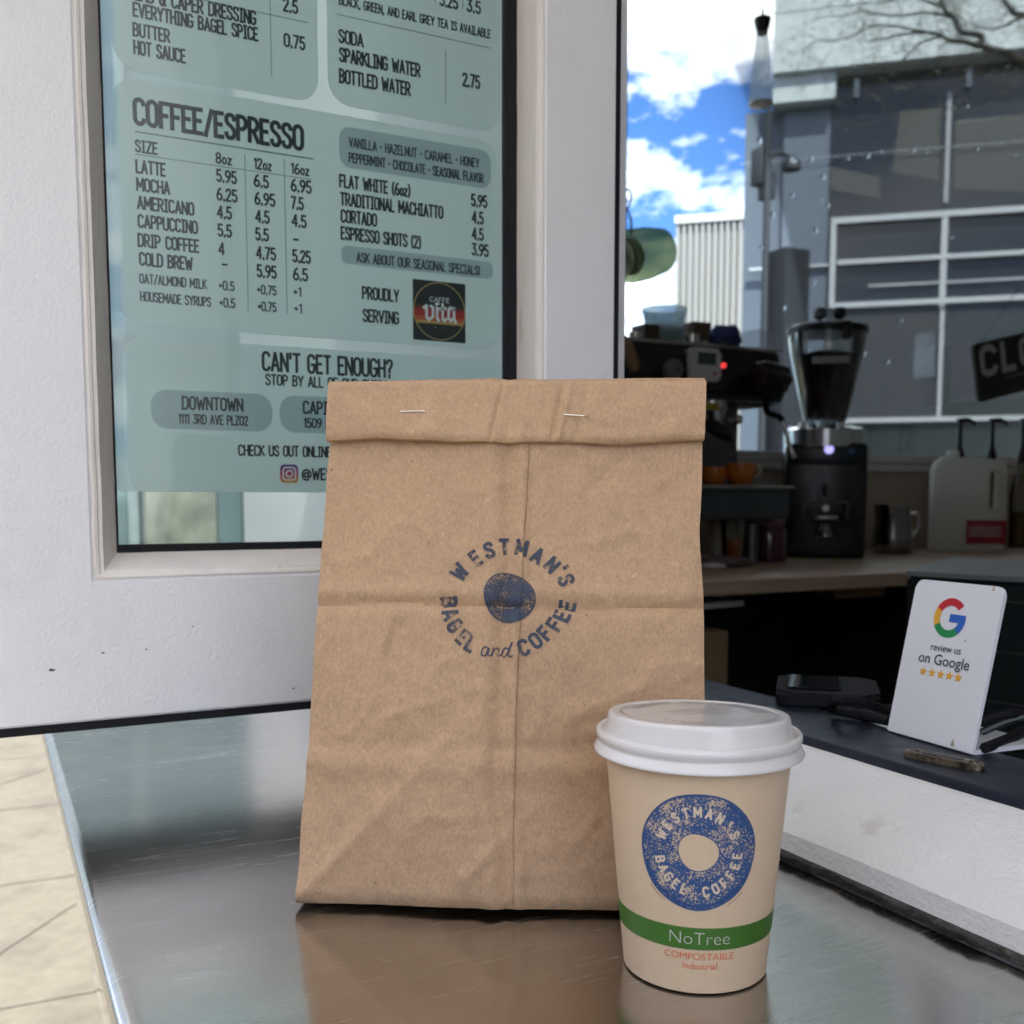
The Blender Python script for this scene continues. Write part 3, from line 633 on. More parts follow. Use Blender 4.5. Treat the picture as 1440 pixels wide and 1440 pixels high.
# camera icon: purple to orange square with a white outline camera
ia = mp_(394, 679); ib = mp_(419, 655); s_ = ib[0]-ia[0]
mi = bpy.data.materials.new('icon_gradient'); mi.use_nodes = True; t_ = mi.node_tree; tcx = nn(t_, 'ShaderNodeTexCoord'); sp_ = nn(t_, 'ShaderNodeSeparateXYZ'); cr_ = nn(t_, 'ShaderNodeValToRGB'); t_.links.new(tcx.outputs['Generated'], sp_.inputs[0]); t_.links.new(sp_.outputs['Z'], cr_.inputs['Fac']); t_.links.new(cr_.outputs['Color'], t_.nodes['Principled BSDF'].inputs['Base Color'])
e_ = cr_.color_ramp.elements; e_[0].position = .0; e_[0].color = (.85, .38, .06, 1); e_[1].position = 1; e_[1].color = (.10, .04, .28, 1); q_ = e_.new(.45); q_.color = (.62, .03, .12, 1)
bm = NB(); f_ = bm.faces.new([bm.verts.new(V((x, MY-.0004, z))) for x, z in rounded_rect(ia[0], ia[0]+s_, ia[1], ia[1]+s_, s_*.24, 6)]); obj('camera_icon', bm, mi, pd, smooth=False)
bm = NB(); ccx, ccz = ia[0]+s_/2, ia[1]+s_/2; fi = lambda x, y, z: V((ccx+x, MY-.0007-z, ccz+y))
rr = rounded_rect(-.34*s_, .34*s_, -.34*s_, .34*s_, .17*s_, 6); ribbon(bm, rr+[rr[0]], s_*.09, fi, 0)
ribbon(bm, [(.17*s_*math.cos(R(k*20)), .17*s_*math.sin(R(k*20))) for k in range(19)], s_*.09, fi, 1e-5)
ribbon(bm, [(.18*s_, .2*s_), (.21*s_, .2*s_)], s_*.06, fi, 2e-5); obj('camera_outline', bm, bwhite, pd, smooth=False, fix=False)

# ================================================================ PAPER BAG
BL = P(.1205, .4569, .003); BR = P(.283, .359, .003)
E1 = (BR-BL); BW = E1.length; E1.normalize(); BK = V((-E1.y, E1.x, 0))
if BK.y < 0: BK = -BK
LEAN, BH = .042, .2445
TV = V((0, 0, BH))+BK*LEAN                 # from bottom to top of the front face
BN = E1.cross(TV).normalized()
if BN.dot(CAM-BL) < 0: BN = -BN
def bag_st(px, py):
    p = on_plane(px, py, BL, BN)-BL
    return p.dot(E1)/BW, p.z/BH
def ga(x, w): return math.exp(-(x/w)**2)
def cu(x, w): return math.exp(-abs(x)/w)
def seg_d(s, t, a, b):
    ax, ay = a; bx, by = b; dx, dy = bx-ax, by-ay; k = max(0, min(1, ((s-ax)*dx+(t-ay)*dy)/(dx*dx+dy*dy)))
    return math.hypot((s-ax-k*dx), (t-ay-k*dy)*1.25), k
LEFT = [bag_st(*q)[::-1] for q in ((415, 1272), (425, 1140), (436, 1000), (450, 820), (463, 640), (465, 532))]
RIGHT = [bag_st(*q)[::-1] for q in ((999, 1286), (994, 1120), (990, 900), (985, 745), (988, 625), (991, 547))]
def lut(tab, t):
    for (t0, s0), (t1, s1) in zip(tab, tab[1:]):
        if t <= t1 or (t1, s1) == tab[-1]: return s0+(s1-s0)*(t-t0)/(t1-t0)
SEAM = [bag_st(*q) for q in ((745, 610), (738, 760), (727, 1000), (721, 1280))]
def seam_s(t):
    pts = sorted((b, a) for a, b in SEAM); return lut(pts, max(pts[0][0], min(pts[-1][0], t)))
CRE = [bag_st(715, 640), bag_st(716, 800), bag_st(706, 860), bag_st(705, 1000), bag_st(697, 1090), bag_st(712, 1200)]
def crease_s(t):
    pts = sorted((b, a) for a, b in CRE); return lut(pts, max(pts[0][0], min(pts[-1][0], t)))
H1 = bag_st(600, 853)[1]; H2 = bag_st(560, 1045)[1]
DG1 = (bag_st(420, 1262), bag_st(660, 1010)); DG2 = (bag_st(655, 1230), bag_st(770, 1120)); DG3 = (bag_st(880, 1180), bag_st(800, 1010)); DG4 = (bag_st(560, 620), bag_st(590, 800)); DG5 = (bag_st(930, 690), bag_st(990, 760)); DG6 = (bag_st(800, 1010), bag_st(985, 930)); DG7 = (bag_st(480, 640), bag_st(560, 790)); DG8 = (bag_st(560, 880), bag_st(530, 960)); DG9 = (bag_st(700, 1180), bag_st(640, 1260)); DG10 = (bag_st(880, 640), bag_st(800, 720)); DG11 = (bag_st(540, 1010), bag_st(700, 960))
def bag_d(s, t):
    d = .0075*math.sin(math.pi*min(1, t*.95+.03))*math.sin(math.pi*max(0, min(1, s)))**.8*(.55+.45*(1-t))
    c = crease_s(t)
    d += -.0019*(.5*ga(s-c, .016)+.5*cu(s-c, .010))+.0011*ga(s-c-.036, .014)+.0009*ga(s-c+.04, .02)
    if t < H2+.1: d += .0018*ga(s-c+.01, .05)*max(0, 1-t/(H2+.1))
    sm = seam_s(t); d += .00035/(1+math.exp((s-sm)/.0008)) if abs(s-sm) < .05 else (.00035 if s < sm and s > sm-.14 else 0)
    d += -.0023*(.45*ga(t-H1-.004*math.sin(s*7), .010)+.55*cu(t-H1-.004*math.sin(s*7), .006))+.0008*ga(t-H1-.028, .013)
    d += -.0012*ga(t-H2-.01*noise.noise(V((s*4, 2, 0))), .016)*(.4+.6*abs(s-.35))+.0013*ga(t-H2+.04, .025)
    for (a, b), amp, wd in ((DG1, .0027, .030), (DG2, .0012, .025), (DG3, .0016, .03), (DG4, -.0012, .022), (DG5, -.0026, .03), (DG6, .0018, .03), (DG7, .0012, .03), (DG8, -.0011, .014), (DG9, .0012, .016), (DG10, -.0010, .012), (DG11, .0012, .014)):
        q, k = seg_d(s, t, a, b); d += .8*amp*(.55*ga(q, wd)+.6*cu(q, wd*.6))*(1-.75*k)
    p = V((s*2.6, t*3.4, 1.7))
    d += .0030*noise.noise(p*.9)+.0012*noise.noise(p*2.6+V((4, 0, 0)))
    r = 1-abs(noise.noise(p*2.2+V((9, 3, 1)))); d += .0010*max(0, r-.86)/.14*.6
    r = 1-abs(noise.noise(p*4.6+V((1, 7, 5)))); d += .0004*max(0, r-.84)/.16*.6
    d += .00035*noise.noise(p*11)
    if t < .03: d -= .0025*(1-t/.03)**2
    return d
def bag_p(s, t, off=0):
    """point of the bag's front; s = 0..1 along its own left and right outline"""
    l, r = lut(LEFT, t)+.004*noise.noise(V((t*9, 1, 0))), lut(RIGHT, t)+.004*noise.noise(V((t*8, 7, 0)))
    return BL+E1*(BW*(l+(r-l)*s))+TV*t+BN*(bag_d(l+(r-l)*s, t)+off)
def kraft(name, col):
    m = bpy.data.materials.new(name); m.use_nodes = True; t = m.node_tree; b = t.nodes['Principled BSDF']; l = t.links.new
    tcn = nn(t, 'ShaderNodeTexCoord'); v = tcn.outputs['Object']
    b.inputs['Roughness'].default_value = .62; b.inputs['Specular IOR Level'].default_value = .12
    def nz(sc, det, rough=.6, stretch=None):
        vec = v
        if stretch:
            q = nn(t, 'ShaderNodeMapping'); q.inputs['Scale'].default_value = stretch; l(v, q.inputs['Vector']); vec = q.outputs['Vector']
        n = nn(t, 'ShaderNodeTexNoise', i_Scale=sc, i_Detail=det, i_Roughness=rough); l(vec, n.inputs['Vector']); return n.outputs['Fac']
    def mr(x, a, b_, c, d):
        n = nn(t, 'ShaderNodeMapRange'); n.inputs['From Min'].default_value = a; n.inputs['From Max'].default_value = b_; n.inputs['To Min'].default_value = c; n.inputs['To Max'].default_value = d; l(x, n.inputs['Value']); return n.outputs['Result']
    def mul(a, b_):
        n = nn(t, 'ShaderNodeMath', operation='MULTIPLY'); l(a, n.inputs[0]); l(b_, n.inputs[1]); return n.outputs[0]
    big = mr(nz(11, 4), .3, .7, .93, 1.07); mid = mr(nz(160, 5, .7), .3, .7, .93, 1.07); fine = mr(nz(900, 3, .75, (1, 1, .55)), .3, .7, .84, 1.16)
    f = mul(mul(big, mid), fine)
    sc = nn(t, 'ShaderNodeVectorMath', operation='SCALE'); sc.inputs[0].default_value = col; l(f, sc.inputs['Scale'])
    fl = mr(nz(520, 2, .5, (1, 1, .4)), .71, .75, 0, .5)
    m1 = nn(t, 'ShaderNodeMixRGB'); l(fl, m1.inputs['Fac']); l(sc.outputs['Vector'], m1.inputs['Color1']); m1.inputs['Color2'].default_value = (min(1, col[0]*1.4), col[1]*1.5, col[2]*1.6, 1)
    vo = nn(t, 'ShaderNodeTexVoronoi', i_Scale=55.0); l(v, vo.inputs['Vector'])
    sp = mr(vo.outputs['Distance'], .018, .032, .7, 0)
    m2 = nn(t, 'ShaderNodeMixRGB'); l(sp, m2.inputs['Fac']); l(m1.outputs['Color'], m2.inputs['Color1']); m2.inputs['Color2'].default_value = (.06, .035, .02, 1)
    l(m2.outputs['Color'], b.inputs['Base Color'])
    bp = nn(t, 'ShaderNodeBump', i_Strength=.55, i_Distance=.00025); l(mul(fine, mid), bp.inputs['Height']); l(bp.outputs['Normal'], b.inputs['Normal'])
    return m
M['kraft'] = kraft('kraft_paper', (.50, .325, .192))
bag = thing('paper_bag', 'brown kraft paper bag with rolled stapled top and blue round stamp, standing on steel counter', 'paper bag', (BL+BR)/2+BK*.04)
bm = NB()
NT, NS = 150, 150
DEPTH = .088
rows = []
for j in range(NT+1):
    t = .998*j/NT
    tt = max(t, 0)
    fl = bag_p(0, t); frp = bag_p(1, t)
    dep = DEPTH*(1-tt)**.9+.0012
    z = BL.z+BH*t
    row = [bag_p(i/NS, t) for i in range(NS+1)]
    bl_ = fl+BK*dep; br_ = frp+BK*dep
    inn = .030*math.sin(math.pi*min(1, tt*.75+.25))*(tt**.6)
    for k in range(1, 8):
        u = k/8; row.append(frp.lerp(br_, u)-E1*(inn*(1-abs(2*u-1))))
    row.append(br_)
    for k in range(1, 24): row.append(br_.lerp(bl_, k/24)+BK*(.006*math.sin(math.pi*k/24)*math.sin(math.pi*tt)))
    row.append(bl_)
    for k in range(1, 8):
        u = k/8; row.append(bl_.lerp(fl, u)+E1*(inn*(1-abs(2*u-1))))
    rows.append([bm.verts.new(p) for p in row])
n_ = len(rows[0])
for a, b in zip(rows, rows[1:]):
    for i in range(n_): bm.faces.new((a[i], a[(i+1) % n_], b[(i+1) % n_], b[i]))
# folded bottom: edge tucks in 5 mm before it meets the base
cen = (BL+BR)/2+BK*DEPTH/2
ring = []
for v in rows[0]:
    p = v.co.copy(); q = p+(cen-p).normalized()*.012; q.z = Z0+.0006; ring.append(bm.verts.new(q))
for i in range(n_): bm.faces.new((rows[0][(i+1) % n_], rows[0][i], ring[i], ring[(i+1) % n_]))
bm.faces.new(ring)
bm.faces.new(rows[-1][::-1])
obj('bag_body', bm, M['kraft'], bag)
# rolled top
T_B = bag_st(700, 619)[1]; T_T = bag_st(720, 540)[1]
bm = NB(); rows = []
prof = [(-.0022, .0, 0), (-.0022, 1.0, 0), (-.0005, 1.0, .0012), (.0016, 1.0, .0009), (.0030, .97, 0), (.0042, .6, 0), (.0050, .3, 0), (.0056, .10, 0), (.0054, .03, 0), (.0044, -.03, 0), (.0028, -.045, 0), (.0012, -.02, 0), (.0006, .05, 0)]
sub = []
for a, b in zip(prof, prof[1:]):
    m_ = max(1, int(abs(b[1]-a[1])/.06)+1)
    for k in range(m_): sub.append(tuple(a[q]+(b[q]-a[q])*k/m_ for q in range(3)))
sub.append(prof[-1])
for i in range(181):
    s = i/180; row = []
    for dn, f, dz_ in sub:
        lo = T_B+.009*noise.noise(V((s*3.2, 5, 0)))*1.1+.003*noise.noise(V((s*11, 2, 0)))-.004*math.sin(s*3.1); hi = T_T+.004*(1-s)-.002
        t = lo+(hi-lo)*f
        l, r = lut(LEFT, min(t, 1)), lut(RIGHT, min(t, 1))
        sx = s*1.004-.002
        base = BL+E1*(BW*(l+(r-l)*sx))+TV*t
        front = max(0, dn)/.005
        ext = .0032*noise.noise(V((s*2.2, f*.8, 3)))*front*(.5+.5*(1-f))
        for cs, amp, wd in ((.455, -.0012, .006), (.615, -.0014, .006), (.635, .0010, .008), (.68, -.0009, .01), (.30, .0008, .03)): ext += amp*ga(s-cs+(.5-f)*.03, wd)*front
        ext += .0006*noise.noise(V((s*9, f*4, 8)))*front+.0003*noise.noise(V((s*25, f*9, 1)))*front
        row.append(bm.verts.new(base+BN*(dn+bag_d(l+(r-l)*s, T_B-.02)*.6*(1 if dn > 0 else .3)*(1.15-f*.9)+ext)+V((0, 0, dz_))))
    rows.append(row)
for a, b in zip(rows, rows[1:]):
    for k in range(len(a)-1): bm.faces.new((a[k], b[k], b[k+1], a[k+1]))
top = obj('folded_top', bm, M['kraft'], bag)
bpy.context.view_layer.update()
def surf(o, px, py, off):
    d = ray(px, py).normalized(); dg = bpy.context.evaluated_depsgraph_get()
    ok, p, n, _ = o.ray_cast(CAM-root_loc(o), d)
    return p+root_loc(o)-d*off if ok else None
for a, b in (((565, 578.5), (597, 578)), ((794, 583), (824, 585))):
    pa_, pb_ = surf(top, *a, .0006), surf(top, *b, .0006)
    if pa_ and pb_:
        bm = NB(); tube(bm, smooth_line([pa_+BK*.0012, pa_, pa_.lerp(pb_, .5)-BK*.0002, pb_, pb_+BK*.0012], 4), .00032, 6); obj('staple', bm, M['chrome'], bag)
# stamp
NAVY = ink('stamp_ink', (.046, .056, .080), .27, .44, 1500, big=120)
NAVY2 = ink('stamp_disc_ink', (.042, .056, .088), .38, .50, 1700, big=55, seed=.3)
def bag_front(px, py, off=.0004):
    s, t = bag_st(px, py); l, r = lut(LEFT, t), lut(RIGHT, t); return bag_p((s-l)/(r-l), t, off)
SC_ = (bag_front(727, 845)-bag_front(707, 845)).length/20   # metres per photo pixel at the stamp
def stamp_fm(cx, cy, ang):
    """local metres, rotated by ang (clockwise), centred on a stamp point"""
    ca, sa = math.cos(ang), math.sin(ang)
    def f(x, y, z):
        u, v = x/SC_, y/SC_
        return bag_front(cx+u*ca+v*sa, cy+u*sa-v*ca, .0004+z)
    return f
bm = NB()
LH = 19.5*SC_
def put(ch, px, py, ang, h=LH, wt=.255, wm=1.3):
    f = stamp_fm(px, py, R(ang))
    letters(bm, ch, h, lambda x, y, z: f(x, y-h/2, z), weight=wt, align='c', wmul=wm)
for ch, px, py, a in (('W', 648, 806, -52), ('E', 671, 787, -36), ('S', 690, 776, -18), ('T', 711, 771, -4), ('M', 735, 772.5, 12), ('A', 757, 783, 30), ('N', 777, 796, 46), ("'", 790, 803, 58), ('S', 796, 817, 70)): put(ch, px, py, a)
for ch, px, py, a in (('B', 633, 848, 86), ('A', 635.5, 864.5, 70), ('G', 642, 881, 56), ('E', 653, 896, 43), ('L', 665, 906, 30), ('C', 738, 911, -20), ('O', 754, 901.5, -38), ('F', 767, 891, -48), ('F', 780, 879, -58), ('E', 790, 867, -68), ('E', 797.5, 852.5, -80)): put(ch, px, py, a)
f = stamp_fm(700, 917, R(3)); u_ = SC_
for pl in ([(-11, 4), (-16, 6), (-20, 0), (-19, -6), (-14, -5), (-10, 4), (-11, -5), (-7, -5), (-4, 0)], [(-4, 5), (-6, -6), (-3, 2), (1, 5), (3, 2), (2, -5), (6, -5), (9, 0)], [(17, 4), (12, 6), (8, 0), (9, -6), (14, -4), (21, 14), (17, -2), (19, -6), (23, -4)]):
    ribbon(bm, [(a*u_, b*u_) for a, b in _sp(pl)], 2.2*u_, f, 5e-6)
obj('stamp_lettering', bm, NAVY, bag, smooth=False, fix=False)
bm = NB()
cpx = (717, 842)
def blob(k): return 34.5+1.6*math.sin(2*k+.4)+1.1*math.sin(3*k+2)
ring_prev = None; cv = bm.verts.new(bag_front(*cpx))
for r in range(1, 13):
    ring = [bm.verts.new(bag_front(cpx[0]+blob(2*math.pi*k/64)*r/12*math.cos(2*math.pi*k/64), cpx[1]+blob(2*math.pi*k/64)*r/12*math.sin(2*math.pi*k/64))) for k in range(64)]
    for k in range(64):
        if ring_prev is None: bm.faces.new((cv, ring[k], ring[(k+1) % 64]))
        else: bm.faces.new((ring_prev[k], ring[k], ring[(k+1) % 64], ring_prev[(k+1) % 64]))
    ring_prev = ring
obj('stamp_disc', bm, NAVY2, bag, smooth=False, fix=False)
bm = NB(); f = stamp_fm(*cpx, 0)
ribbon(bm, [(blob(-2*math.pi*k/64)*math.cos(2*math.pi*k/64)*SC_, blob(-2*math.pi*k/64)*math.sin(2*math.pi*k/64)*SC_) for k in range(65)], 1.5*SC_, f, 3e-5); obj('stamp_outline', bm, NAVY, bag, smooth=False, fix=False)
# glued seam: the overlapping edge as a narrow darker brown strip
bm = NB(); pts = []
for k in range(80):
    t = .012+(T_B-.02)*k/79; pts.append((seam_s(t), t))
a = [bm.verts.new(bag_p((s-lut(LEFT, t))/(lut(RIGHT, t)-lut(LEFT, t)), t, .00045)) for s, t in pts]
b = [bm.verts.new(bag_p((s+.0026-lut(LEFT, t))/(lut(RIGHT, t)-lut(LEFT, t)), t, .00005)) for s, t in pts]
for i in range(len(a)-1): bm.faces.new((a[i], b[i], b[i+1], a[i+1]))
obj('glued_seam', bm, mat('seam_edge', (.42, .27, .16), .8, var=.4, vscale=150), bag, smooth=False)

# ================================================================ COFFEE CUP
CX, CYc = .2523, .3283
cup = thing('coffee_cup', 'tan paper takeaway coffee cup with white lid, blue ring stamp and green band', 'cup', P(CX, CYc, 0))
CSL = (.0371-.0288)/.092
def cr(z): return .0288+z*CSL
CUPM = mat('cup_paper', (.74, .545, .35), .55, var=.03, vscale=160, bump=.00008, bscale=1500, dirt=(.60, .43, .27), dscale=900, dlo=.62, dhi=.70)
bm = NB()
prof = [(.001, .006), (.0272, .006), (.0277, .0008), (.0282, .0004), (.0289, .0009)]+[(cr(z), z) for z in [.003+.089*k/24 for k in range(25)]]+[(cr(.092)-.001, .0925), (.03, .03), (.001, .03)]
lathe(bm, [(r, z) for r, z in prof], P(CX, CYc, 0), 128); obj('cup_body', bm, CUPM, cup)
def cone_hit(px, py):
    d = ray(px, py); o = CAM-P(CX, CYc, 0); k = CSL; r0 = .0288
    A = d.x**2+d.y**2-(k*d.z)**2; B = 2*(o.x*d.x+o.y*d.y-k*d.z*(r0+k*o.z)); Cc = o.x**2+o.y**2-(r0+k*o.z)**2
    t = (-B-math.sqrt(max(0, B*B-4*A*Cc)))/(2*A); p = o+d*t
    return math.atan2(p.y, p.x), p.z
def cup_fm(px, py, tilt=0.0):
    a0, z0 = cone_hit(px, py); ca, sa = math.cos(tilt), math.sin(tilt)
    def f(x, y, z):
        u = x*ca+y*sa; v = -x*sa+y*ca; zz = z0+v; r = cr(zz)+.00018+z; a = a0+u/cr(zz)
        return P(CX+r*math.cos(a), CYc+r*math.sin(a), zz)
    return f
MPP = .414/1442
# green band
a_, zt_ = cone_hit(980, 1305); _, zb_ = cone_hit(980, 1336)
bm = NB(); lathe(bm, [(cr(z)+.00012, z) for z in (zb_, (zb_+zt_)/2, zt_)], P(CX, CYc, 0), 128); obj('green_band', bm, mat('band_green', (.050, .150, .014), .5, var=.04, vscale=300), cup)
bm = NB(); f = cup_fm(984, 1328.5); typeset(bm, 'NoTree', lambda x, y, z: f(x, y, .0001), 80*MPP, bold=-.018); bm2 = bm
obj('band_lettering', bm, mat('band_lettering', (.62, .62, .52), .6, var=.03), cup, smooth=False, fix=False)
bm = NB(); f = cup_fm(983.5, 1350); typeset(bm, 'COMPOSTABLE', f, 94*MPP); f = cup_fm(984, 1363); typeset(bm, 'Industrial', f, 46*MPP)
obj('orange_lettering', bm, mat('orange_print', (.74, .17, .07), .6, var=.03), cup, smooth=False, fix=False)
# blue ring stamp
BLUE = ink('ring_ink', (.034, .088, .225), .415, .465, 1500, big=160, seed=.7, bigk=.45)
BLUE2 = ink('ring_edge_ink', (.03, .075, .20), .30, .40, 2300, seed=.2)
a0, zc = cone_hit(982, 1199); RO = 77.5*MPP
def ring_pt(th, r, off):
    x, y = r*math.cos(th), r*math.sin(th)*1.03; zz = zc+y; rr = cr(zz)+off; a = a0+x/cr(zz)
    return P(CX+rr*math.cos(a), CYc+rr*math.sin(a), zz)
def ro(th): return RO*(1+.008*math.sin(2*th+1)+.006*math.sin(3*th)+.005*math.sin(7*th))
def ri(th): return RO*.335*(1+.05*math.sin(2*th+2.4)+.03*math.sin(3*th+1))
bm = NB(); prev = None
for k in range(13):
    row = [bm.verts.new(ring_pt(2*math.pi*i/120, ri(2*math.pi*i/120)+(ro(2*math.pi*i/120)-ri(2*math.pi*i/120))*k/12, .00010)) for i in range(120)]
    if prev:
        for i in range(120): bm.faces.new((prev[i], prev[(i+1) % 120], row[(i+1) % 120], row[i]))
    prev = row
obj('ring_stamp', bm, BLUE, cup, smooth=False, fix=False)
bm = NB()
def ring_strip(fn, wd, off, t0=0, t1=360, n=120):
    q = [R(t0+(t1-t0)*i/n) for i in range(n+1)]
    a = [bm.verts.new(ring_pt(t, fn(t)-wd/2, off)) for t in q]; b = [bm.verts.new(ring_pt(t, fn(t)+wd/2, off)) for t in q]
    for i in range(n): bm.faces.new((a[i], a[i+1], b[i+1], b[i]))
ring_strip(ro, .0008, .00013); ring_strip(ri, .0004, .00014); ring_strip(lambda t: ro(t)-.0012, .0012, .00012, 195, 330, 60); ring_strip(lambda t: ro(t)-.0012, .0012, .00012, 20, 60, 30)
obj('ring_outline', bm, BLUE2, cup, smooth=False, fix=False)
bscr = mat('brown_print', (.16, .08, .05), .7, var=.1)
for q_ in ((1.06, 218, 238), (1.07, 300, 318)):
    bm = NB(); ring_strip(lambda t: ro(t)*q_[0], .00022, .00012, q_[1], q_[2], 20); obj('ring_scratch', bm, bscr, cup, smooth=False, fix=False)
bm = NB(); rl = RO*.675; hl = .0034
def ring_word(s, mid, span, inward=False, h=hl):
    n = len(s)
    for i, ch in enumerate(s):
        th = R(mid) + (R(span)*(i/(n-1)-.5))*(-1 if not inward else 1)
        cxx, cyy = rl*math.cos(th), rl*math.sin(th); rot = th-math.pi/2 if not inward else th+math.pi/2
        ca, sa = math.cos(rot), math.sin(rot)
        def f(x, y, z):
            X = cxx+x*ca-(y-h/2)*sa; Y = cyy+x*sa+(y-h/2)*ca; zz = zc+Y*1.06; r = cr(zz)+.00020+z; a = a0+X/cr(zz)
            return P(CX+r*math.cos(a), CYc+r*math.sin(a), zz)
        if ch != ' ': letters(bm, ch, h, f, weight=.25, align='c', wmul=1.3)
ring_word("WESTMAN'S", 92, 134); ring_word('BAGEL', 223, 54, True); ring_word('COFFEE', 318, 72, True)
obj('ring_lettering', bm, mat('ring_lettering', (.78, .62, .44), .6, var=.1, vscale=1500), cup, smooth=False, fix=False)
# lid
def lid_mat():
    m = bpy.data.materials.new('lid_plastic'); m.use_nodes = True; t = m.node_tree; b = t.nodes['Principled BSDF']; l = t.links.new
    b.inputs['Base Color'].default_value = (.88, .85, .81, 1); b.inputs['Coat Weight'].default_value = .5; b.inputs['Coat Roughness'].default_value = .08; b.inputs['Roughness'].default_value = .2; b.inputs['IOR'].default_value = 1.45
    tr = nn(t, 'ShaderNodeBsdfTranslucent'); tr.inputs['Color'].default_value = (.88, .83, .79, 1)
    x = nn(t, 'ShaderNodeMixShader'); x.inputs['Fac'].default_value = .22; o = t.nodes['Material Output']
    l(b.outputs[0], x.inputs[1]); l(tr.outputs[0], x.inputs[2]); l(x.outputs[0], o.inputs['Surface'])
    n = nn(t, 'ShaderNodeTexNoise', i_Scale=60.0, i_Detail=3.0); tcn = nn(t, 'ShaderNodeTexCoord'); l(tcn.outputs['Object'], n.inputs['Vector'])
    bp = nn(t, 'ShaderNodeBump', i_Strength=.3, i_Distance=.0004); l(n.outputs['Fac'], bp.inputs['Height']); l(bp.outputs['Normal'], b.inputs['Normal'])
    return m
LIDM = lid_mat()
bm = NB()
FZ = .0963      # height of the rim bead
prof = [(.0385, FZ-.0045), (.0405, FZ-.0066), (.0411, FZ-.0070), (.0417, FZ-.0068), (.0418, FZ-.0062), (.0409, FZ-.0044), (.0404, FZ-.0036), (.0400, FZ-.0031), (.0399, FZ-.0025), (.0404, FZ-.0016), (.0409, FZ-.0004), (.0409, FZ+.0008), (.0404, FZ+.0018), (.0395, FZ+.0022), (.0386, FZ+.0018), (.0381, FZ+.0008), (.0375, FZ+.0005), (.0371, FZ+.0011),
        (.0366, FZ+.0050), (.0361, FZ+.0094), (.0358, FZ+.0103), (.0352, FZ+.0108), (.0345, FZ+.0109), (.0326, FZ+.0109), (.0318, FZ+.0109), (.0314, FZ+.0106), (.0306, FZ+.0105), (.020, FZ+.0107), (.010, FZ+.0108), (.0004, FZ+.0108)]
dense = []
for a, b in zip(prof, prof[1:]):
    for k in range(3): dense.append((a[0]+(b[0]-a[0])*k/3, a[1]+(b[1]-a[1])*k/3))
dense.append(prof[-1])
rings = lathe(bm, dense, P(CX, CYc, 0), 144)
vd = V((CX, CYc, 0)).normalized()      # away from the camera
for ring in rings:
    for v in ring:
        h = v.co.z-Z0-FZ
        if h > .0012:
            h = .0012+(h-.0012)*.74; v.co.z = Z0+FZ+h
            along = (v.co-P(CX, CYc, 0)).dot(vd)/.036
            v.co.z += -.0018*along*min(1, (h-.001)/.004)
obj('lid', bm, LIDM, cup); lid = LAST[0]
bpy.context.view_layer.update()
def lid_pt(x, y, off=.0001):
    ok, p, n, _ = lid.ray_cast(P(CX+x, CYc+y, .13)-root_loc(lid), V((0, 0, -1)))
    return p+root_loc(lid)+V((0, 0, off))
vr = V((vd.y, -vd.x, 0))              # to the right as seen
def lid_fm(cx, cy, rot):
    ca, sa = math.cos(rot), math.sin(rot)
    def f(x, y, z):
        X, Y = cx+x*ca-y*sa, cy+x*sa+y*ca; q = vr*X+vd*Y
        return lid_pt(q.x, q.y, .00012+z)
    return f
bm = NB()
def lid_word(s, r, mid, span, h):
    for i, ch in enumerate(s):
        th = R(mid)-R(span)*(i/(len(s)-1)-.5)
        if ch != ' ':
            f = lid_fm(r*math.cos(th), r*math.sin(th), th-math.pi/2); letters(bm, ch, h, f, weight=.24, align='c', wmul=1.5)
lid_word('PRESS IN CENTRE', .0235, 90, 150, .0046)
for r0_, a0_, a1_ in ((.0305, -40, 60), (.0308, 150, 215)):
    q = [(r0_*math.cos(R(a0_+(a1_-a0_)*k/30)), r0_*math.sin(R(a0_+(a1_-a0_)*k/30))) for k in range(31)]; ribbon(bm, q, .0009, lid_fm(0, 0, 0), 0)
for pl in ([(-.011, -.002), (-.004, .006), (.006, .008), (.012, .002)], [(-.009, -.004), (-.001, .003), (.008, .003)], [(-.004, -.006), (.003, -.001), (.010, -.002)]): ribbon(bm, _sp(pl), .0006, lid_fm(0, 0, 0), 1e-5)
lid_word('8  COMPOSTABLE', .0235, 270, -110, .0018)
ribbon(bm, [(-.006, -.0265), (.006, -.0265)], .0016, lid_fm(0, 0, 0), 0)
obj('lid_embossing', bm, mat('embossing_shade', (.34, .33, .325), .35, var=.05), cup, smooth=False, fix=False)  # flat strokes; the shading of the relief is put into their grey

# ================================================================ SERVICE SHELF, REVIEW CARD
BZ = .052
shelf = thing('service_shelf', 'dark navy laminate shelf board inside the white sill', 'shelf', P(.46, .1, .03))
bm = NB(); box(bm, (.4205, -.55, Z0+BZ-.016), (.489, .684, Z0+BZ), .0028, 3); obj('shelf_board', bm, M['navy'], shelf)
bm = NB(); box(bm, (.4232, -.55, Z0+.030), (.43, .684, Z0+BZ-.0162)); obj('shelf_batten', bm, M['black'], shelf)
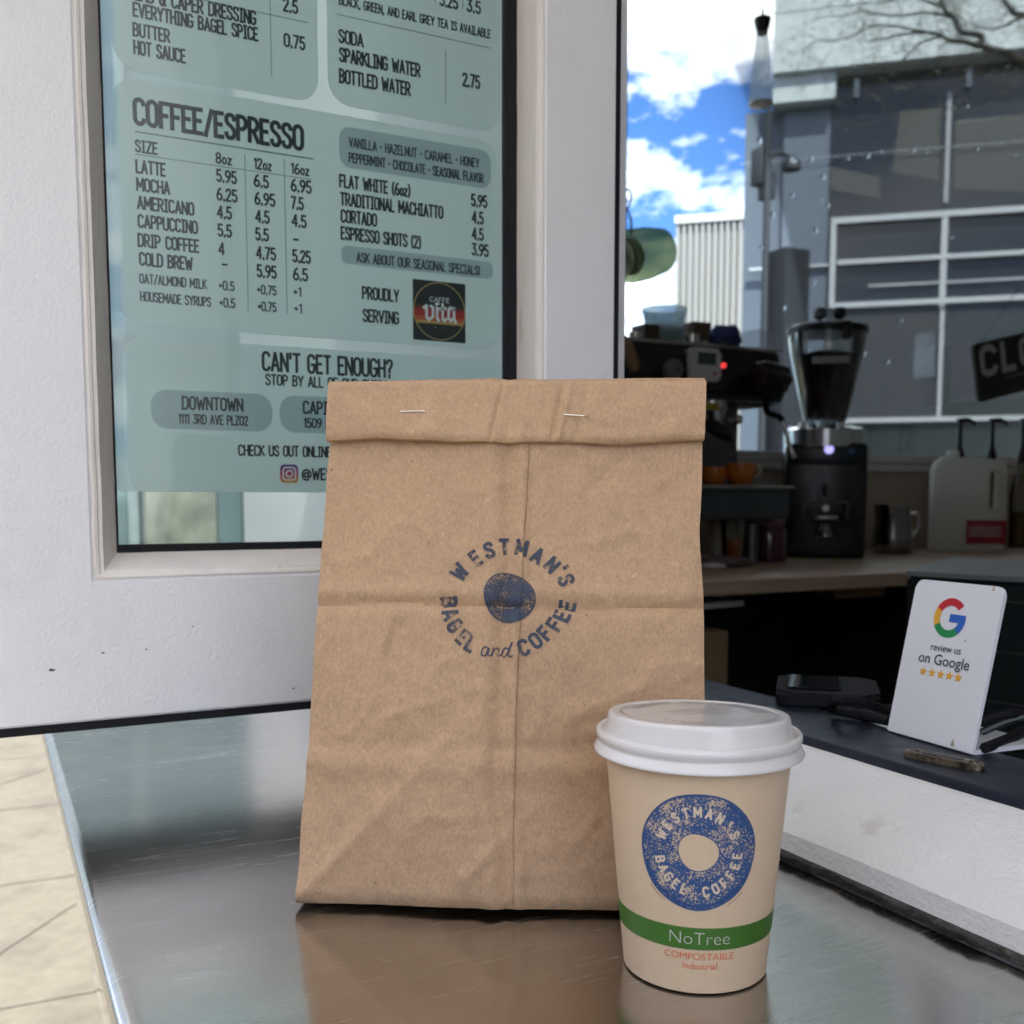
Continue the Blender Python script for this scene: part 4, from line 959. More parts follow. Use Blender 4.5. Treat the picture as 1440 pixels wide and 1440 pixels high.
# strike plate on the board
c1, c2 = at(1272, 1062, 'z', BZ), at(1384, 1084, 'z', BZ); ax = (c2-c1); Lp = ax.length; ax.normalize(); ay = V((-ax.y, ax.x, 0)); mid = (c1+c2)/2
BRONZE = mat('tarnished_brass', (.30, .25, .17), .42, metal=.85, var=.3, vscale=150, dirt=(.06, .05, .04), dscale=160, dlo=.45, dhi=.62)
bm = NB(); outer = rounded_rect(-Lp/2, Lp/2, -.0052, .0052, .0050, 8); prism(bm, [mid+ax*x+ay*y+V((0, 0, .0002)) for x, y in outer], (0, 0, .0034)); bmesh.ops.bevel(bm, geom=[e for e in bm.edges if e.verts[0].co.z > Z0+BZ+.003 and e.verts[1].co.z > Z0+BZ+.003], offset=.0008, segments=2, affect='EDGES')
lp = obj('strike_plate', bm, BRONZE, shelf)
bm = NB(); prism(bm, [mid+ax*x+ay*y+V((0, 0, .0037)) for x, y in rounded_rect(-Lp*.24, Lp*.24, -.0028, .0028, .0012, 4)], (0, 0, .0003)); obj('strike_slot', bm, M['black'], lp)
for s in (-1, 1):
    bm = NB(); lathe(bm, [(.0024, 0), (.0023, .0005), (.0012, .0009), (.0004, .0007)], mid+ax*(s*Lp*.37)+V((0, 0, .0036)), 16, cap1=True); obj('screw', bm, BRONZE, lp)

c_bl = at(1247, 1027, 'z', BZ+.0008); c_br = at(1366, 1061, 'z', BZ+.0008)
cx_ = (c_br-c_bl); CW = cx_.length; cx_.normalize(); cn = V((cx_.y, -cx_.x, 0))
if cn.dot(CAM-c_bl) < 0: cn = -cn
# height and lean of the card from its top corners
best = None
for li in range(-40, 41):
    lean = li*.0015
    for hi_ in range(60, 140):
        h = hi_*.001
        p1_, p2_ = c_bl-cn*lean+V((0, 0, h)), c_br-cn*lean+V((0, 0, h))
        e = 0
        for p, (qx, qy) in ((p1_, (1290, 812)), (p2_, (1415, 826))):
            d = p-CAM; zc_ = d.dot(FW); e += (720+F*d.dot(RT)/zc_-qx)**2+(CYP-F*d.dot(UP)/zc_-qy)**2
        if best is None or e < best[0]: best = (e, lean, h)
_, LEANC, HC = best
ch = V((0, 0, HC))-cn*LEANC; CH = ch.length; ch.normalize(); cnn = cx_.cross(ch)
if cnn.dot(cn) < 0: cnn = -cnn
card = thing('review_card_stand', 'white acrylic review card stand with a coloured G and five gold stars, on navy shelf', 'card stand', (c_bl+c_br)/2)
CARDM = mat('white_acrylic', (.80, .80, .82), .28, var=.02, coat=.3, dirt=(.66, .65, .64), dscale=30, dlo=.62, dhi=.8)
def cpt(u, v, off=0.0): return c_bl+cx_*u+ch*v+cnn*off
bm = NB(); oc = [(x, y) for x, y in rounded_rect(0, CW, 0, CH, .005, 6) if y > .0051] ; oc = [(CW, 0)]+oc[0:]+[(0, 0)]
prism(bm, [cpt(u, v, 0) for u, v in oc], -cnn*.0028); bmesh.ops.bevel(bm, geom=list(bm.edges), offset=.0004, segments=2, affect='EDGES'); obj('card_panel', bm, CARDM, card)
bm = NB(); prism(bm, [cpt(u, .0, o_) for u, o_ in ((0, -.0029), (CW, -.0029))]+[cpt(CW, 0, -.0029)-cn*.050, cpt(0, 0, -.0029)-cn*.050], V((0, 0, .0026))); obj('card_foot', bm, CARDM, card, smooth=False)
def card_uv(px, py):
    p = on_plane(px, py, c_bl, cnn)-c_bl; return p.dot(cx_), p.dot(ch)
def cfm(u0, v0, off=.0003): return lambda x, y, z: cpt(u0+x, v0+y, off+z)
gu, gv = card_uv(1336, 869); g_r = (card_uv(1336, 841)[1]-card_uv(1336, 898)[1])/2
go, gi = g_r, g_r*.62
def sector(a0, a1, m, nm):
    b = NB(); n = 14
    a = [b.verts.new(cpt(gu+go*math.cos(R(a0+(a1-a0)*k/n)), gv+go*math.sin(R(a0+(a1-a0)*k/n)), .0003)) for k in range(n+1)]
    c = [b.verts.new(cpt(gu+gi*math.cos(R(a0+(a1-a0)*k/n)), gv+gi*math.sin(R(a0+(a1-a0)*k/n)), .0003)) for k in range(n+1)]
    for k in range(n): b.faces.new((c[k], c[k+1], a[k+1], a[k]))
    return b
RED, YEL, GRN, BLU = [mat('print_'+n, c, .5, var=.02) for n, c in (('red', (.55, .015, .03)), ('amber', (.82, .40, .03)), ('green', (.01, .26, .07)), ('blue', (.02, .12, .50)))]
obj('logo_arc', sector(42, 152, RED, ''), RED, card, smooth=False, fix=False); obj('logo_arc', sector(152, 208, YEL, ''), YEL, card, smooth=False, fix=False); obj('logo_arc', sector(208, 312, GRN, ''), GRN, card, smooth=False, fix=False)
b = sector(312, 362, BLU, ''); b.faces.new([b.verts.new(cpt(gu+x*g_r, gv+y*g_r, .00033)) for x, y in ((.0, -.20), (.97, -.20), (1.0, .0), (.98, .20), (.0, .20))]); obj('logo_arc', b, BLU, card, smooth=False, fix=False)
DARKT = mat('card_lettering', (.05, .05, .06), .5, var=.03)
bm = NB()
for s, l_, r_, yb in (('review us', 1309, 1351, 917), ('on Google', 1291, 1363, 936.5)):
    u0, v0 = card_uv(l_, yb-4); u1, v1 = card_uv(r_, yb+4); typeset(bm, s, cfm((u0+u1)/2, (v0+v1)/2), u1-u0, bold=.008)
obj('card_lettering', bm, DARKT, card, smooth=False, fix=False)
for k in range(5):
    u, v = card_uv(1298.5+12.3*k, 944+2.3*k); rs = CW*.048
    bm = NB(); bm.faces.new([bm.verts.new(cpt(u+(rs if i % 2 == 0 else rs*.42)*math.sin(math.pi*i/5), v+(rs if i % 2 == 0 else rs*.42)*math.cos(math.pi*i/5), .0003)) for i in range(10)]); obj('star', bm, YEL, card, smooth=False, fix=False)
STAIN = mat('stain', (.45, .36, .22), .6, var=.4, vscale=500)
for px, py, s in ((1398, 828, .9), (1358, 901, .6), (1340, 1045, 1.3)):
    u, v = card_uv(px, py); q = CW*.018*s
    bm = NB(); bm.faces.new([bm.verts.new(cpt(u+q*x, v+q*y, .0003)) for x, y in ((-1, -1), (.2, -1.3), (1, -.8), (.5, .3), (.1, 1.8), (-.4, .5))])
    obj('glue_stain', bm, STAIN, card, smooth=False, fix=False)

# ================================================================ BACK COUNTER
KY = 1.71          # front edge
KZ = .02
bc = thing('back_counter', 'wooden back counter with dark open base below the rear window', 'counter', (2.5, 2.1, 0))
WOODTOP = mat('counter_wood', (.50, .36, .25), .38, var=.22, vscale=14, stretch=(.35, 5, 5), rvar=.1, bump=.0003, bscale=80)
bm = NB(); box(bm, (1.13, KY, Z0+KZ-.032), (5.15, 2.56, Z0+KZ), .003); obj('counter_top', bm, WOODTOP, bc)
bm = NB()
for x in (1.15, 2.3, 3.5, 4.9): box(bm, (x, KY+.05, .02), (x+.05, 2.5, Z0+KZ-.033))
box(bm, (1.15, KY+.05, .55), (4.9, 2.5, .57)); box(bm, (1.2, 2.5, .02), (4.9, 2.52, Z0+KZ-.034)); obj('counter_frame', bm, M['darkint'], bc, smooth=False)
bm = NB()
for x in (1.75, 2.35, 2.85): box(bm, (x, KY+.06, Z0+KZ-.062), (x+.16, KY+.12, Z0+KZ-.034), .004)
obj('support_block', bm, mat('support_wood', (.20, .09, .03), .6, var=.3, stretch=(1, 6, 6)), bc)
SPL = mat('splashback', (.52, .45, .36), .5, var=.08, vscale=5)
bm = NB(); box(bm, (1.13, 2.585, Z0+KZ), (5.15, 2.6, Z0+WZ-.066)); obj('splashback', bm, SPL, bc, smooth=False)

def T(px, py, y): return at(px, py, 'y', y)
# ---------------------------------------------------------------- espresso machine
MYF = 2.16         # front face of the machine's upper body
em = thing('espresso_machine', 'black and steel espresso machine with drip tray and steam wand on the wooden back counter', 'coffee machine', (1.6, 2.3, Z0+KZ))
eL, eR = 1.30, T(1107, 500, MYF).x
zt, zb = T(1000, 486, MYF).z, T(1000, 553, MYF).z
BLK = mat('machine_black', (.014, .014, .016), .25, var=.2, coat=.2)
NAVYM = mat('machine_trim', (.035, .045, .06), .3, metal=.4, var=.15)
bm = NB(); prism(bm, [(eL, MYF, zb), (eL, MYF+.03, zt), (eL, MYF+.36, zt), (eL, MYF+.36, zb-.02), (eL, MYF+.05, zb-.02)], (eR-eL, 0, 0)); bmesh.ops.bevel(bm, geom=list(bm.edges), offset=.006, segments=2, affect='EDGES'); obj('upper_body', bm, BLK, em)
bm = NB(); tube(bm, [(eL, MYF+.03, zt+.006), (eR, MYF+.03, zt+.006), (eR, MYF+.35, zt+.006)], .0045, 8); box(bm, (eL, MYF+.03, zt), (eR, MYF+.35, zt+.004)); obj('cup_rail', bm, M['steelpol'], em)
bm = NB(); box(bm, (eL, MYF+.12, Z0+.20), (eR-.06, MYF+.34, zb), .01); obj('back_panel', bm, M['steel_dark'], em)
bm = NB(); box(bm, (eL, MYF+.005, zb-.014), (eR-.01, MYF+.05, zb+.002), .004); obj('lower_trim', bm, NAVYM, em)
tz = T(1050, 684, MYF-.06).z; tb_ = T(1050, 731, MYF-.06).z; txr = T(1117, 684, MYF-.06).x
bm = NB(); box(bm, (eL, MYF-.06, tb_), (txr-.012, MYF+.34, tz-.006), .008); obj('drip_tray', bm, mat('tray_steel', (.10, .12, .14), .3, metal=.7, var=.2), em); dt = LAST[0]
bm = NB(); box(bm, (eL, MYF-.062, tz-.006), (txr, MYF+.34, tz+.004), .003); obj('tray_rim', bm, M['steelpol'], dt)
for x in (eL+.05, txr-.09):
    for y in (MYF, MYF+.28):
        bm = NB(); lathe(bm, [(.018, Z0+KZ), (.018, tb_-.012), (.026, tb_-.004), (.026, tb_)], (x, y, 0), 20, cap0=True, cap1=True); obj('leg', bm, M['steel_dark'], em)
p = T(946, 520, MYF-.004)
bm = NB(); Mx = Matrix.Rotation(R(90), 3, 'X'); lathe(bm, [(.024, -.01), (.026, .004), (.026, .010), (.022, .012), (.0215, .008), (.001, .008)], p, 32, M=Mx); obj('pressure_gauge', bm, mat('gauge_face', (.24, .25, .26), .4, var=.05), em); ga_ = LAST[0]
bm = NB(); box(bm, p+V((-.002, -.0135, -.003)), p+V((.013, -.0125, .001))); obj('needle', bm, M['black'], ga_)
p = T(1017, 514, MYF-.004); bm = NB(); lathe(bm, [(.0065, -.004), (.0065, .004), (.0045, .0065), (.0005, .007)], p, 16, M=Mx, cap1=True); obj('indicator_light', bm, mat('red_lamp', (.4, .01, .01), .3, emit=(1, .05, .05), estr=.22), em)
# steam knob with lobes
p = T(1058, 528, MYF-.01); bm = NB(); tube(bm, [p+V((0, .04, 0)), p+V((.0, -.02, 0))], .012, 12); rings = lathe(bm, [(.004, 0), (.030, .002), (.036, .010), (.036, .085), (.032, .094), (.01, .097)], (0, 0, 0), 40, cap0=True, cap1=True)
for rg in rings:
    for i, v in enumerate(rg):
        k = 1+.10*math.cos(2*math.pi*i/40*6); q = V((v.co.z, -v.co.x*k, v.co.y*k)); v.co = p+V((-.012, -.03, 0))+Matrix.Rotation(R(8), 3, 'Y') @ q
obj('steam_knob', bm, M['black'], em)
pts = [T(1077, 560, MYF-.01), T(1078, 578, MYF-.03), T(1087, 583, MYF-.05), T(1098, 588, MYF-.06), T(1104, 604, MYF-.065), T(1110, 625, MYF-.07), T(1116, 644, MYF-.075)]
sm = smooth_line(pts, 6); cut = len(sm)*55//100
bm = NB(); tube(bm, sm[:cut+1], .0085, 10); obj('steam_wand_sleeve', bm, M['rubber'], em)
bm = NB(); tube(bm, sm[cut:], [.0055]*(len(sm)-cut-4)+[.008]*4, 10); obj('steam_wand', bm, M['chrome'], em)
p = T(1000, 575, MYF+.06); bm = NB(); lathe(bm, [(.035, -.055), (.036, -.01), (.044, 0), (.044, .04)], p, 28, cap0=True); obj('group_head', bm, M['chrome'], em)
pf = T(985, 590, MYF+.02)
bm = NB(); tube(bm, smooth_line([pf, T(1000, 598, MYF-.02), T(1016, 607, MYF-.06), T(1026, 611, MYF-.075), T(1030, 611, MYF-.08)], 4), [.012]*4+[.019]*10+[.020, .018, .010], 12); obj('portafilter_handle', bm, M['black'], em)
p = T(1038, 590, MYF+.0); bm = NB(); bmesh.ops.create_uvsphere(bm, u_segments=14, v_segments=10, radius=.013, matrix=Matrix.Translation(p)); tube(bm, [p, p+V((0, .08, 0))], .008, 8); obj('tap_knob', bm, M['chrome'], em)
p = T(1005, 573, MYF+.0); bm = NB(); box(bm, p+V((-.04, -.002, -.006)), p+V((.012, .004, .012)), .002); obj('yellow_tag', bm, mat('yellow_tag', (.42, .36, .02), .5), em)
# kitchen timer stuck on the front
p0, p1 = T(966, 535, MYF-.005), T(1010, 492, MYF-.005)
tm = thing('kitchen_timer', 'white square kitchen timer with grey screen and red button stuck on black machine front', 'timer', (p0+p1)/2)
bm = NB(); prism(bm, [V((x, MYF-.004, z)) for x, z in rounded_rect(p0.x, p1.x, p0.z, p1.z, .013, 6)], (0, -.014, 0)); bmesh.ops.bevel(bm, geom=[e for e in bm.edges if all(v.co.y < MYF-.01 for v in e.verts)], offset=.003, segments=2, affect='EDGES'); obj('timer_case', bm, mat('timer_white', (.85, .83, .85), .45, var=.03), tm)
W_, H_ = p1.x-p0.x, p1.z-p0.z
bm = NB(); box(bm, (p0.x+W_*.24, MYF-.0195, p0.z+H_*.50), (p0.x+W_*.83, MYF-.0178, p0.z+H_*.86), .001); obj('timer_screen', bm, mat('lcd', (.09, .13, .12), .25), tm)
bm = NB(); lathe(bm, [(.0048, 0), (.0048, .003), (.001, .004)], (p0.x+W_*.79, MYF-.0175, p0.z+H_*.24), 14, M=Mx, cap1=True); obj('timer_button', bm, mat('timer_red', (.5, .03, .05), .4), tm)
bm = NB(); tube(bm, [V((p0.x+.0, MYF-.010, p1.z-.012)), V((p0.x-.014, MYF-.010, p1.z-.010)), V((p0.x-.012, MYF-.010, p1.z-.016))], .002, 6); obj('timer_clip', bm, M['chrome'], tm)
# on top of the machine
ty = MYF+.10; top_z = zt+.0045
def on_top(px, y=ty): q = T(px, 480, y); return V((q.x, y, top_z))
FROST = film('frosted_plastic', (.66, .76, .80), clear=.42, tint=(.86, .95, .98), trl=.5)
p = on_top(934); tb = thing('plastic_tub', 'frosted clear plastic tub standing on top of espresso machine', 'tub', p)
s = T(961, 440, ty).x-T(908, 440, ty).x
hz = T(934, 434, ty).z-top_z
bm = NB(); lathe(bm, [(.001, .001), (s*.36, .001), (s*.38, .004), (s*.465, hz-.012), (s*.475, hz-.010), (s*.50, hz-.009), (s*.50, hz), (s*.485, hz), (s*.47, hz-.004), (s*.37, .006)], p, 40); obj('tub_body', bm, FROST, tb)
bm = NB(); lathe(bm, [(s*.30, .006), (s*.34, .05), (s*.34, hz*.55), (.001, hz*.6)], p, 30, cap0=True); obj('tub_contents', bm, mat('cream', (.62, .57, .50), .8), tb)
for i, (xa, xb, yt, lab, col) in enumerate(((897, 921, 458, 'small brown box left of the frosted tub on the machine', (.10, .075, .06)), (966, 989, 455, 'brown box right of the frosted tub on the machine', (.17, .12, .08)))):
    p = on_top((xa+xb)/2); wd = T(xb, 480, ty).x-T(xa, 480, ty).x; hb = T(xa, yt, ty).z-top_z
    bx_ = tag(obj('box', (lambda b: (box(b, p+V((-wd/2, -.03, .0005)), p+V((wd/2, .03, hb)), .002), box(b, p+V((-wd/2-.001, -.031, hb*.7)), p+V((wd/2+.001, .031, hb+.002)), .002), b)[-1])(NB()), mat('box_card', col, .7, var=.1), None), lab, 'box')
for px, r, h, lab in ((893, .018, .022, 'tiny steel cup at left end of machine top'), (973, .022, .028, 'steel shot cup in front of the brown box on machine top'), (988, .016, .014, 'low shiny cup beside the blue cloth on machine top')):
    q = on_top(px, MYF+.055); c = tag(obj('shot_cup', (lambda b: (lathe(b, [(.001, .0006), (r*.8, .0006), (r, h), (r*.9, h), (r*.72, .004), (.001, .004)], q, 24), b)[-1])(NB()), M['chrome'], None), lab, 'cup')
# blue cloth
def crumple(bm, c, sx, sy, sz, seed, n=4):
    bmesh.ops.create_icosphere(bm, subdivisions=n, radius=1)
    for v in bm.verts:
        d = v.co.normalized(); f = 1+.22*noise.noise(d*1.7+V((seed, 0, 0)))+.20*(1-abs(noise.noise(d*2.6+V((0, seed, 0))))*2)*.5+.05*noise.noise(d*7)
        q = d*f; v.co = c+V((q.x*sx, q.y*sy, max(-.92, q.z)*sz))
q = on_top(1018, MYF+.09); bm = NB(); crumple(bm, q+V((0, 0, .032)), .040, .05, .036, 2.0)
BLUEC = mat('blue_cloth', (.05, .07, .24), .85, var=.35, vscale=40, bump=.002, bscale=300, dirt=(.25, .24, .34), dscale=22, dlo=.52, dhi=.62)
tag(obj('bar_cloth', bm, BLUEC, None), 'crumpled blue bar cloth lying on the espresso machine top', 'cloth')
# clear plastic bag on the right end
q = on_top(1062, MYF+.12); bm = NB(); crumple(bm, q+V((0, 0, .022)), .082, .06, .045, 5.5)
tag(obj('plastic_bag', bm, film('clear_bag', (.55, .56, .60), clear=.72, tint=(.96, .97, .99), trl=.4), None), 'clear crumpled plastic bag lying on right end of the machine top', 'plastic bag')
# orange cups on the drip tray
ORG = mat('orange_glaze', (.62, .17, .015), .25, var=.05, coat=.4)
cupz = tz+.0045
def espresso_cup(px, y, r, h, lab):
    c = T(px, 682, y); c = V((c.x, y, cupz)); t = thing('espresso_cup', lab, 'cup', c, 'orange cups on the drip tray')
    bm = NB(); lathe(bm, [(.001, .0008), (r*.62, .0008), (r*.86, h*.22), (r, h*.6), (r*.98, h), (r*.92, h), (r*.90, h*.6), (r*.6, h*.12), (.001, h*.1)], c, 36); obj('cup_bowl', bm, ORG, t)
    bm = NB(); tube(bm, smooth_line([c+V((r*.93, -.004, h*.82)), c+V((r*1.35, -.006, h*.85)), c+V((r*1.45, -.006, h*.5)), c+V((r*.92, -.004, h*.3))], 5), .0045, 8); obj('handle', bm, mat('glaze_white', (.62, .58, .5), .15, var=.03, coat=.5), t)
espresso_cup(1041, MYF-.005, .040, .058, 'orange espresso cup with pale handle, right one on the drip tray')
espresso_cup(1004, MYF+.02, .036, .046, 'dark orange espresso cup half hidden behind the bag, left on drip tray')
# under the drip tray
uy = MYF+.02
q = T(1032, 790, uy); q.z = Z0+KZ; g_ = thing('drinking_glass', 'clear drinking glass with orange drink under the drip tray', 'glass', q)
bm = NB(); lathe(bm, [(.001, .001), (.030, .001), (.037, .115), (.035, .115), (.028, .006), (.001, .006)], q, 32); obj('glass_wall', bm, clear_glass('tumbler', (.9, .92, .9), refl=1.6), g_)
bm = NB(); lathe(bm, [(.001, .007), (.027, .007), (.031, .065), (.001, .066)], q, 28); obj('orange_drink', bm, mat('orange_drink', (.55, .14, .02), .3), g_)
q = T(1016, 790, uy+.06); q.z = Z0+KZ; t = thing('paper_cup', 'pale paper cup behind the drinking glass under the machine', 'cup', q)
bm = NB(); lathe(bm, [(.001, .001), (.030, .001), (.040, .105), (.042, .107), (.040, .109), (.038, .105), (.028, .004), (.001, .004)], q, 28); obj('cup_wall', bm, mat('cream_card', (.5, .47, .38), .6), t)
q = T(1080, 790, uy); q.z = Z0+KZ; t = thing('berry_jar', 'dark purple jam jar with sparkling lid standing under the machine', 'jar', q)
bm = NB(); lathe(bm, [(.001, .001), (.047, .001), (.050, .008), (.050, .085), (.042, .098), (.001, .098)], q, 32); obj('jar_glass', bm, mat('berry', (.07, .014, .028), .2, var=.3, coat=.5), t)
bm = NB(); lathe(bm, [(.043, .099), (.043, .112), (.040, .115), (.001, .115)], q, 28); obj('jar_lid', bm, mat('pink_lid', (.28, .12, .2), .4), t)
q = T(1018, 783, MYF-.1); bm = NB(); crumple(bm, V((q.x, MYF-.1, Z0+KZ+.013)), .075, .055, .0145, 8.8)
tag(obj('bar_cloth', bm, mat('mauve_cloth', (.20, .13, .14), .9, var=.3, vscale=30, bump=.002, bscale=200), None), 'folded mauve bar cloth on wooden counter by the drip tray', 'cloth')
q = at(1003, 799, 'z', KZ); bm = NB(); crumple(bm, q+V((0, 0, .006)), .035, .03, .0068, 3.1, 3); tag(obj('napkin', bm, M['paper'], None), 'small crumpled white napkin near counter front edge', 'napkin')

# ---------------------------------------------------------------- grinder
gy = 2.30; gc = T(1155, 780, gy); gc = V((gc.x, gy, Z0+KZ)); k_ = (gc-CAM).dot(FW)/F
gr = thing('coffee_grinder', 'tall black coffee grinder with clear hopper of dark beans, right of the machine', 'coffee grinder', gc)
def gz(py): return T(1155, py, gy).z
hw = 54*k_
def gx(px): return gc.x+(px-1155)*k_
bm = NB(); box(bm, (gc.x-hw, gy-.10, Z0+KZ), (gc.x+hw, gy+.14, gz(625)), .014, 3); obj('grinder_body', bm, BLK, gr); gb = LAST[0]
fy = gy-.1012
bm = NB(); box(bm, (gc.x-hw*.9, fy-.002, gz(655)), (gc.x+hw*.9, fy+.004, gz(630)), .002); obj('control_panel', bm, mat('control_panel', (.022, .035, .045), .25, var=.1), gr)
bm = NB(); lathe(bm, [(.013, -.002), (.013, .004), (.001, .005)], V((gx(1158), fy, gz(634))), 20, M=Mx, cap1=True); obj('display', bm, mat('lit_display', (.2, .2, .5), .3, emit=(.45, .42, .95), estr=.22), gr)
bm = NB(); lathe(bm, [(.009, -.002), (.009, .006), (.001, .007)], V((gx(1187), fy, gz(637))), 16, M=Mx, cap1=True); obj('blue_button', bm, mat('blue_button', (.01, .09, .30), .3), gr)
bm = NB(); lathe(bm, [(54*k_, gz(630)-Z0-KZ), (55*k_, gz(606)-Z0-KZ), (50*k_, gz(602)-Z0-KZ), (40*k_, gz(600)-Z0-KZ)], gc, 48, cap1=True); obj('collar', bm, M['chrome'], gr)
bm = NB()
for a in (-70, -130, -100, 40, 150): lathe(bm, [(.010, 0), (.010, .012), (.006, .016)], gc+V((50*k_*math.cos(R(a)), 50*k_*math.sin(R(a)), gz(604)-Z0-KZ)), 14, cap1=True)
obj('collar_screw', bm, M['chrome'], gr)
hopz = [gz(y)-Z0-KZ for y in (598, 590, 500, 478, 470)]
bm = NB(); lathe(bm, [(24*k_, hopz[0]), (29*k_, hopz[1]), (48*k_, hopz[2]), (51*k_, hopz[3]), (51*k_, hopz[4])], gc, 56); obj('hopper', bm, clear_glass('hopper_plastic', (.95, .97, .98), refl=2.6), gr); hp_ = LAST[0]
bm = NB(); lathe(bm, [(.001, hopz[1]+.0), (22*k_, hopz[1]+.001), (37*k_, hopz[2]-.01), (39*k_, gz(500)-Z0-KZ), (20*k_, gz(494)-Z0-KZ), (.001, gz(493)-Z0-KZ)], gc, 48); obj('coffee_beans', bm, mat('beans', (.022, .012, .009), .45, var=.8, vscale=140, bump=.006, bscale=130), hp_)
bm = NB(); box(bm, (gc.x-22*k_, gy-49*k_, gz(517)), (gc.x+26*k_, gy-46.5*k_, gz(507)), .001); obj('hopper_label', bm, mat('hopper_label', (.42, .42, .44), .5), hp_)
bm = NB(); lathe(bm, [(.001, gz(470)-Z0-KZ), (50*k_, gz(470)-Z0-KZ), (54*k_, gz(469)-Z0-KZ), (54*k_, gz(461)-Z0-KZ), (50*k_, gz(458)-Z0-KZ), (.001, gz(456)-Z0-KZ)], gc, 48); obj('hopper_lid', bm, M['black'], gr); hl_ = LAST[0]
for px, col in ((1155, M['chrome']), (1175, M['black'])):
    q = V((T(px, 450, gy).x, gy-.01, gz(459))); bm = NB(); lathe(bm, [(.008, 0), (.008, .020), (.018, .026), (.021, .038), (.016, .052), (.001, .055)], q, 24); obj('lid_knob', bm, M['black'] if px == 1175 else M['steel_dark'], hl_)
bm = NB(); box(bm, (gx(1170), gy-54*k_, gz(485)), (gx(1182), gy-48*k_, gz(459)), .004); obj('lid_clip', bm, M['black'], hl_)
bm = NB(); tube(bm, [(gc.x, fy-.03, gz(685)), (gc.x, fy-.03, gz(698))], [.010, .006], 12); tube(bm, [(gc.x, fy+.01, gz(684)), (gc.x, fy-.03, gz(686))], .009, 10); obj('spout', bm, M['steel_dark'], gr)
bm = NB()
x0_, x1_ = gx(1126), gx(1182)
for a, b_ in (((x0_, gz(706)), (x1_, gz(706))), ((x0_, gz(706)), (x0_, gz(730))), ((x1_, gz(706)), (x1_, gz(730)))): tube(bm, [(a[0], fy-.03, a[1]), (b_[0], fy-.03, b_[1])], .0035, 8)
tube(bm, [(gc.x, fy+.01, gz(716)), (gc.x, fy-.03, gz(714))], .010, 10); obj('portafilter_fork', bm, mat('dull_steel', (.30, .29, .28), .35, metal=.9, var=.1), gr)
bm = NB(); box(bm, (gx(1140), fy-.05, gz(730)), (gx(1171), fy-.02, gz(724)), .003); lathe(bm, [(.021, gz(752)), (.016, gz(738)), (.008, gz(733))], (gc.x, fy-.034, 0), 20, cap0=True); obj('fork_rest', bm, mat('dull_steel_2', (.33, .32, .31), .3, metal=.9, var=.1), gr)

gr.rotation_euler.z = R(-40)
# ---------------------------------------------------------------- steel milk pitcher
yy = 2.33; q = T(1254, 784, yy); q = V((q.x, yy, Z0+KZ)); k_ = (q-CAM).dot(FW)/F
PIT = mat('pitcher_steel', (.30, .29, .28), .16, metal=1, var=.1)
t = thing('milk_pitcher', 'polished steel milk pitcher with pouring lip on counter beside the grinder', 'pitcher', q)
hh = T(1254, 711, yy).z-q.z
bm = NB(); rings = lathe(bm, [(.001, .001), (25.5*k_, .001), (27*k_, .006), (26.5*k_, hh*.35), (23.5*k_, hh*.72), (22.5*k_, hh*.90), (23.5*k_, hh), (22.5*k_, hh), (21.5*k_, hh*.9), (22.5*k_, hh*.7), (25*k_, hh*.3), (25*k_, .008), (.001, .008)], q, 40)
for rg in rings[5:8]:
    for v in rg:
        d = (v.co-q); 
        if d.x < -.6*22*k_: v.co += V((-.010, 0, .004))
obj('pitcher_body', bm, PIT, t)
bm = NB(); tube(bm, smooth_line([q+V((22*k_, -.01, hh*.80)), q+V((38*k_, -.02, hh*.82)), q+V((40*k_, -.02, hh*.55)), q+V((25*k_, -.01, hh*.22))], 6), .0048, 8); obj('handle', bm, M['chrome'], t)
# ---------------------------------------------------------------- milk jug
yy = 2.30; q = T(1357, 783, yy); q = V((q.x, yy, Z0+KZ)); k_ = (q-CAM).dot(FW)/F; hh = T(1357, 640, yy).z-q.z; hw = 47*k_
t = thing('milk_jug', 'translucent white plastic milk jug with hollow handle and red label', 'milk jug', q)
MILK = film('milk_plastic', (.88, .87, .81), clear=.06, tint=(.95, .95, .92), trl=.5)
Ms = Matrix.Identity(4)
bm = NB(); oc = [(-hw, .0), (hw, .0), (hw, hh*.80)]+[(hw-.035+.035*math.cos(R(a)), hh*.80+.032+.028*math.sin(R(a))*1.6-.03) for a in range(20, 95, 15)]+[(-hw+.03, hh*.985), (-hw+.008, hh*.93), (-hw, hh*.85)]
hole = [(hw-.055+.5*(.040)+.017*math.cos(R(a)), hh*.64+(.05 if 0 <= a <= 180 else -.05)+.017*math.sin(R(a))) for a in range(0, 360, 24)]
from mathutils.geometry import tessellate_polygon
tri = tessellate_polygon([[V((x, z, 0)) for x, z in oc], [V((x, z, 0)) for x, z in hole]])
al = oc+hole
fr_ = [bm.verts.new(q+V((x, -.05, z))) for x, z in al]; bk_ = [bm.verts.new(q+V((x, .06, z))) for x, z in al]
for tr in tri:
    try: bm.faces.new([fr_[i] for i in tr]); bm.faces.new([bk_[i] for i in tr][::-1])
    except ValueError: pass
n1 = len(oc)
for i in range(n1): bm.faces.new((fr_[i], bk_[i], bk_[(i+1) % n1], fr_[(i+1) % n1]))
for i in range(len(hole)): j = (i+1) % len(hole); bm.faces.new((fr_[n1+i], fr_[n1+j], bk_[n1+j], bk_[n1+i]))
bmesh.ops.recalc_face_normals(bm, faces=bm.faces)
bmesh.ops.bevel(bm, geom=[e for e in bm.edges if len(e.link_faces) == 2 and e.calc_face_angle(0) > .9], offset=.008, segments=3, affect='EDGES')
obj('jug_body', bm, MILK, t)
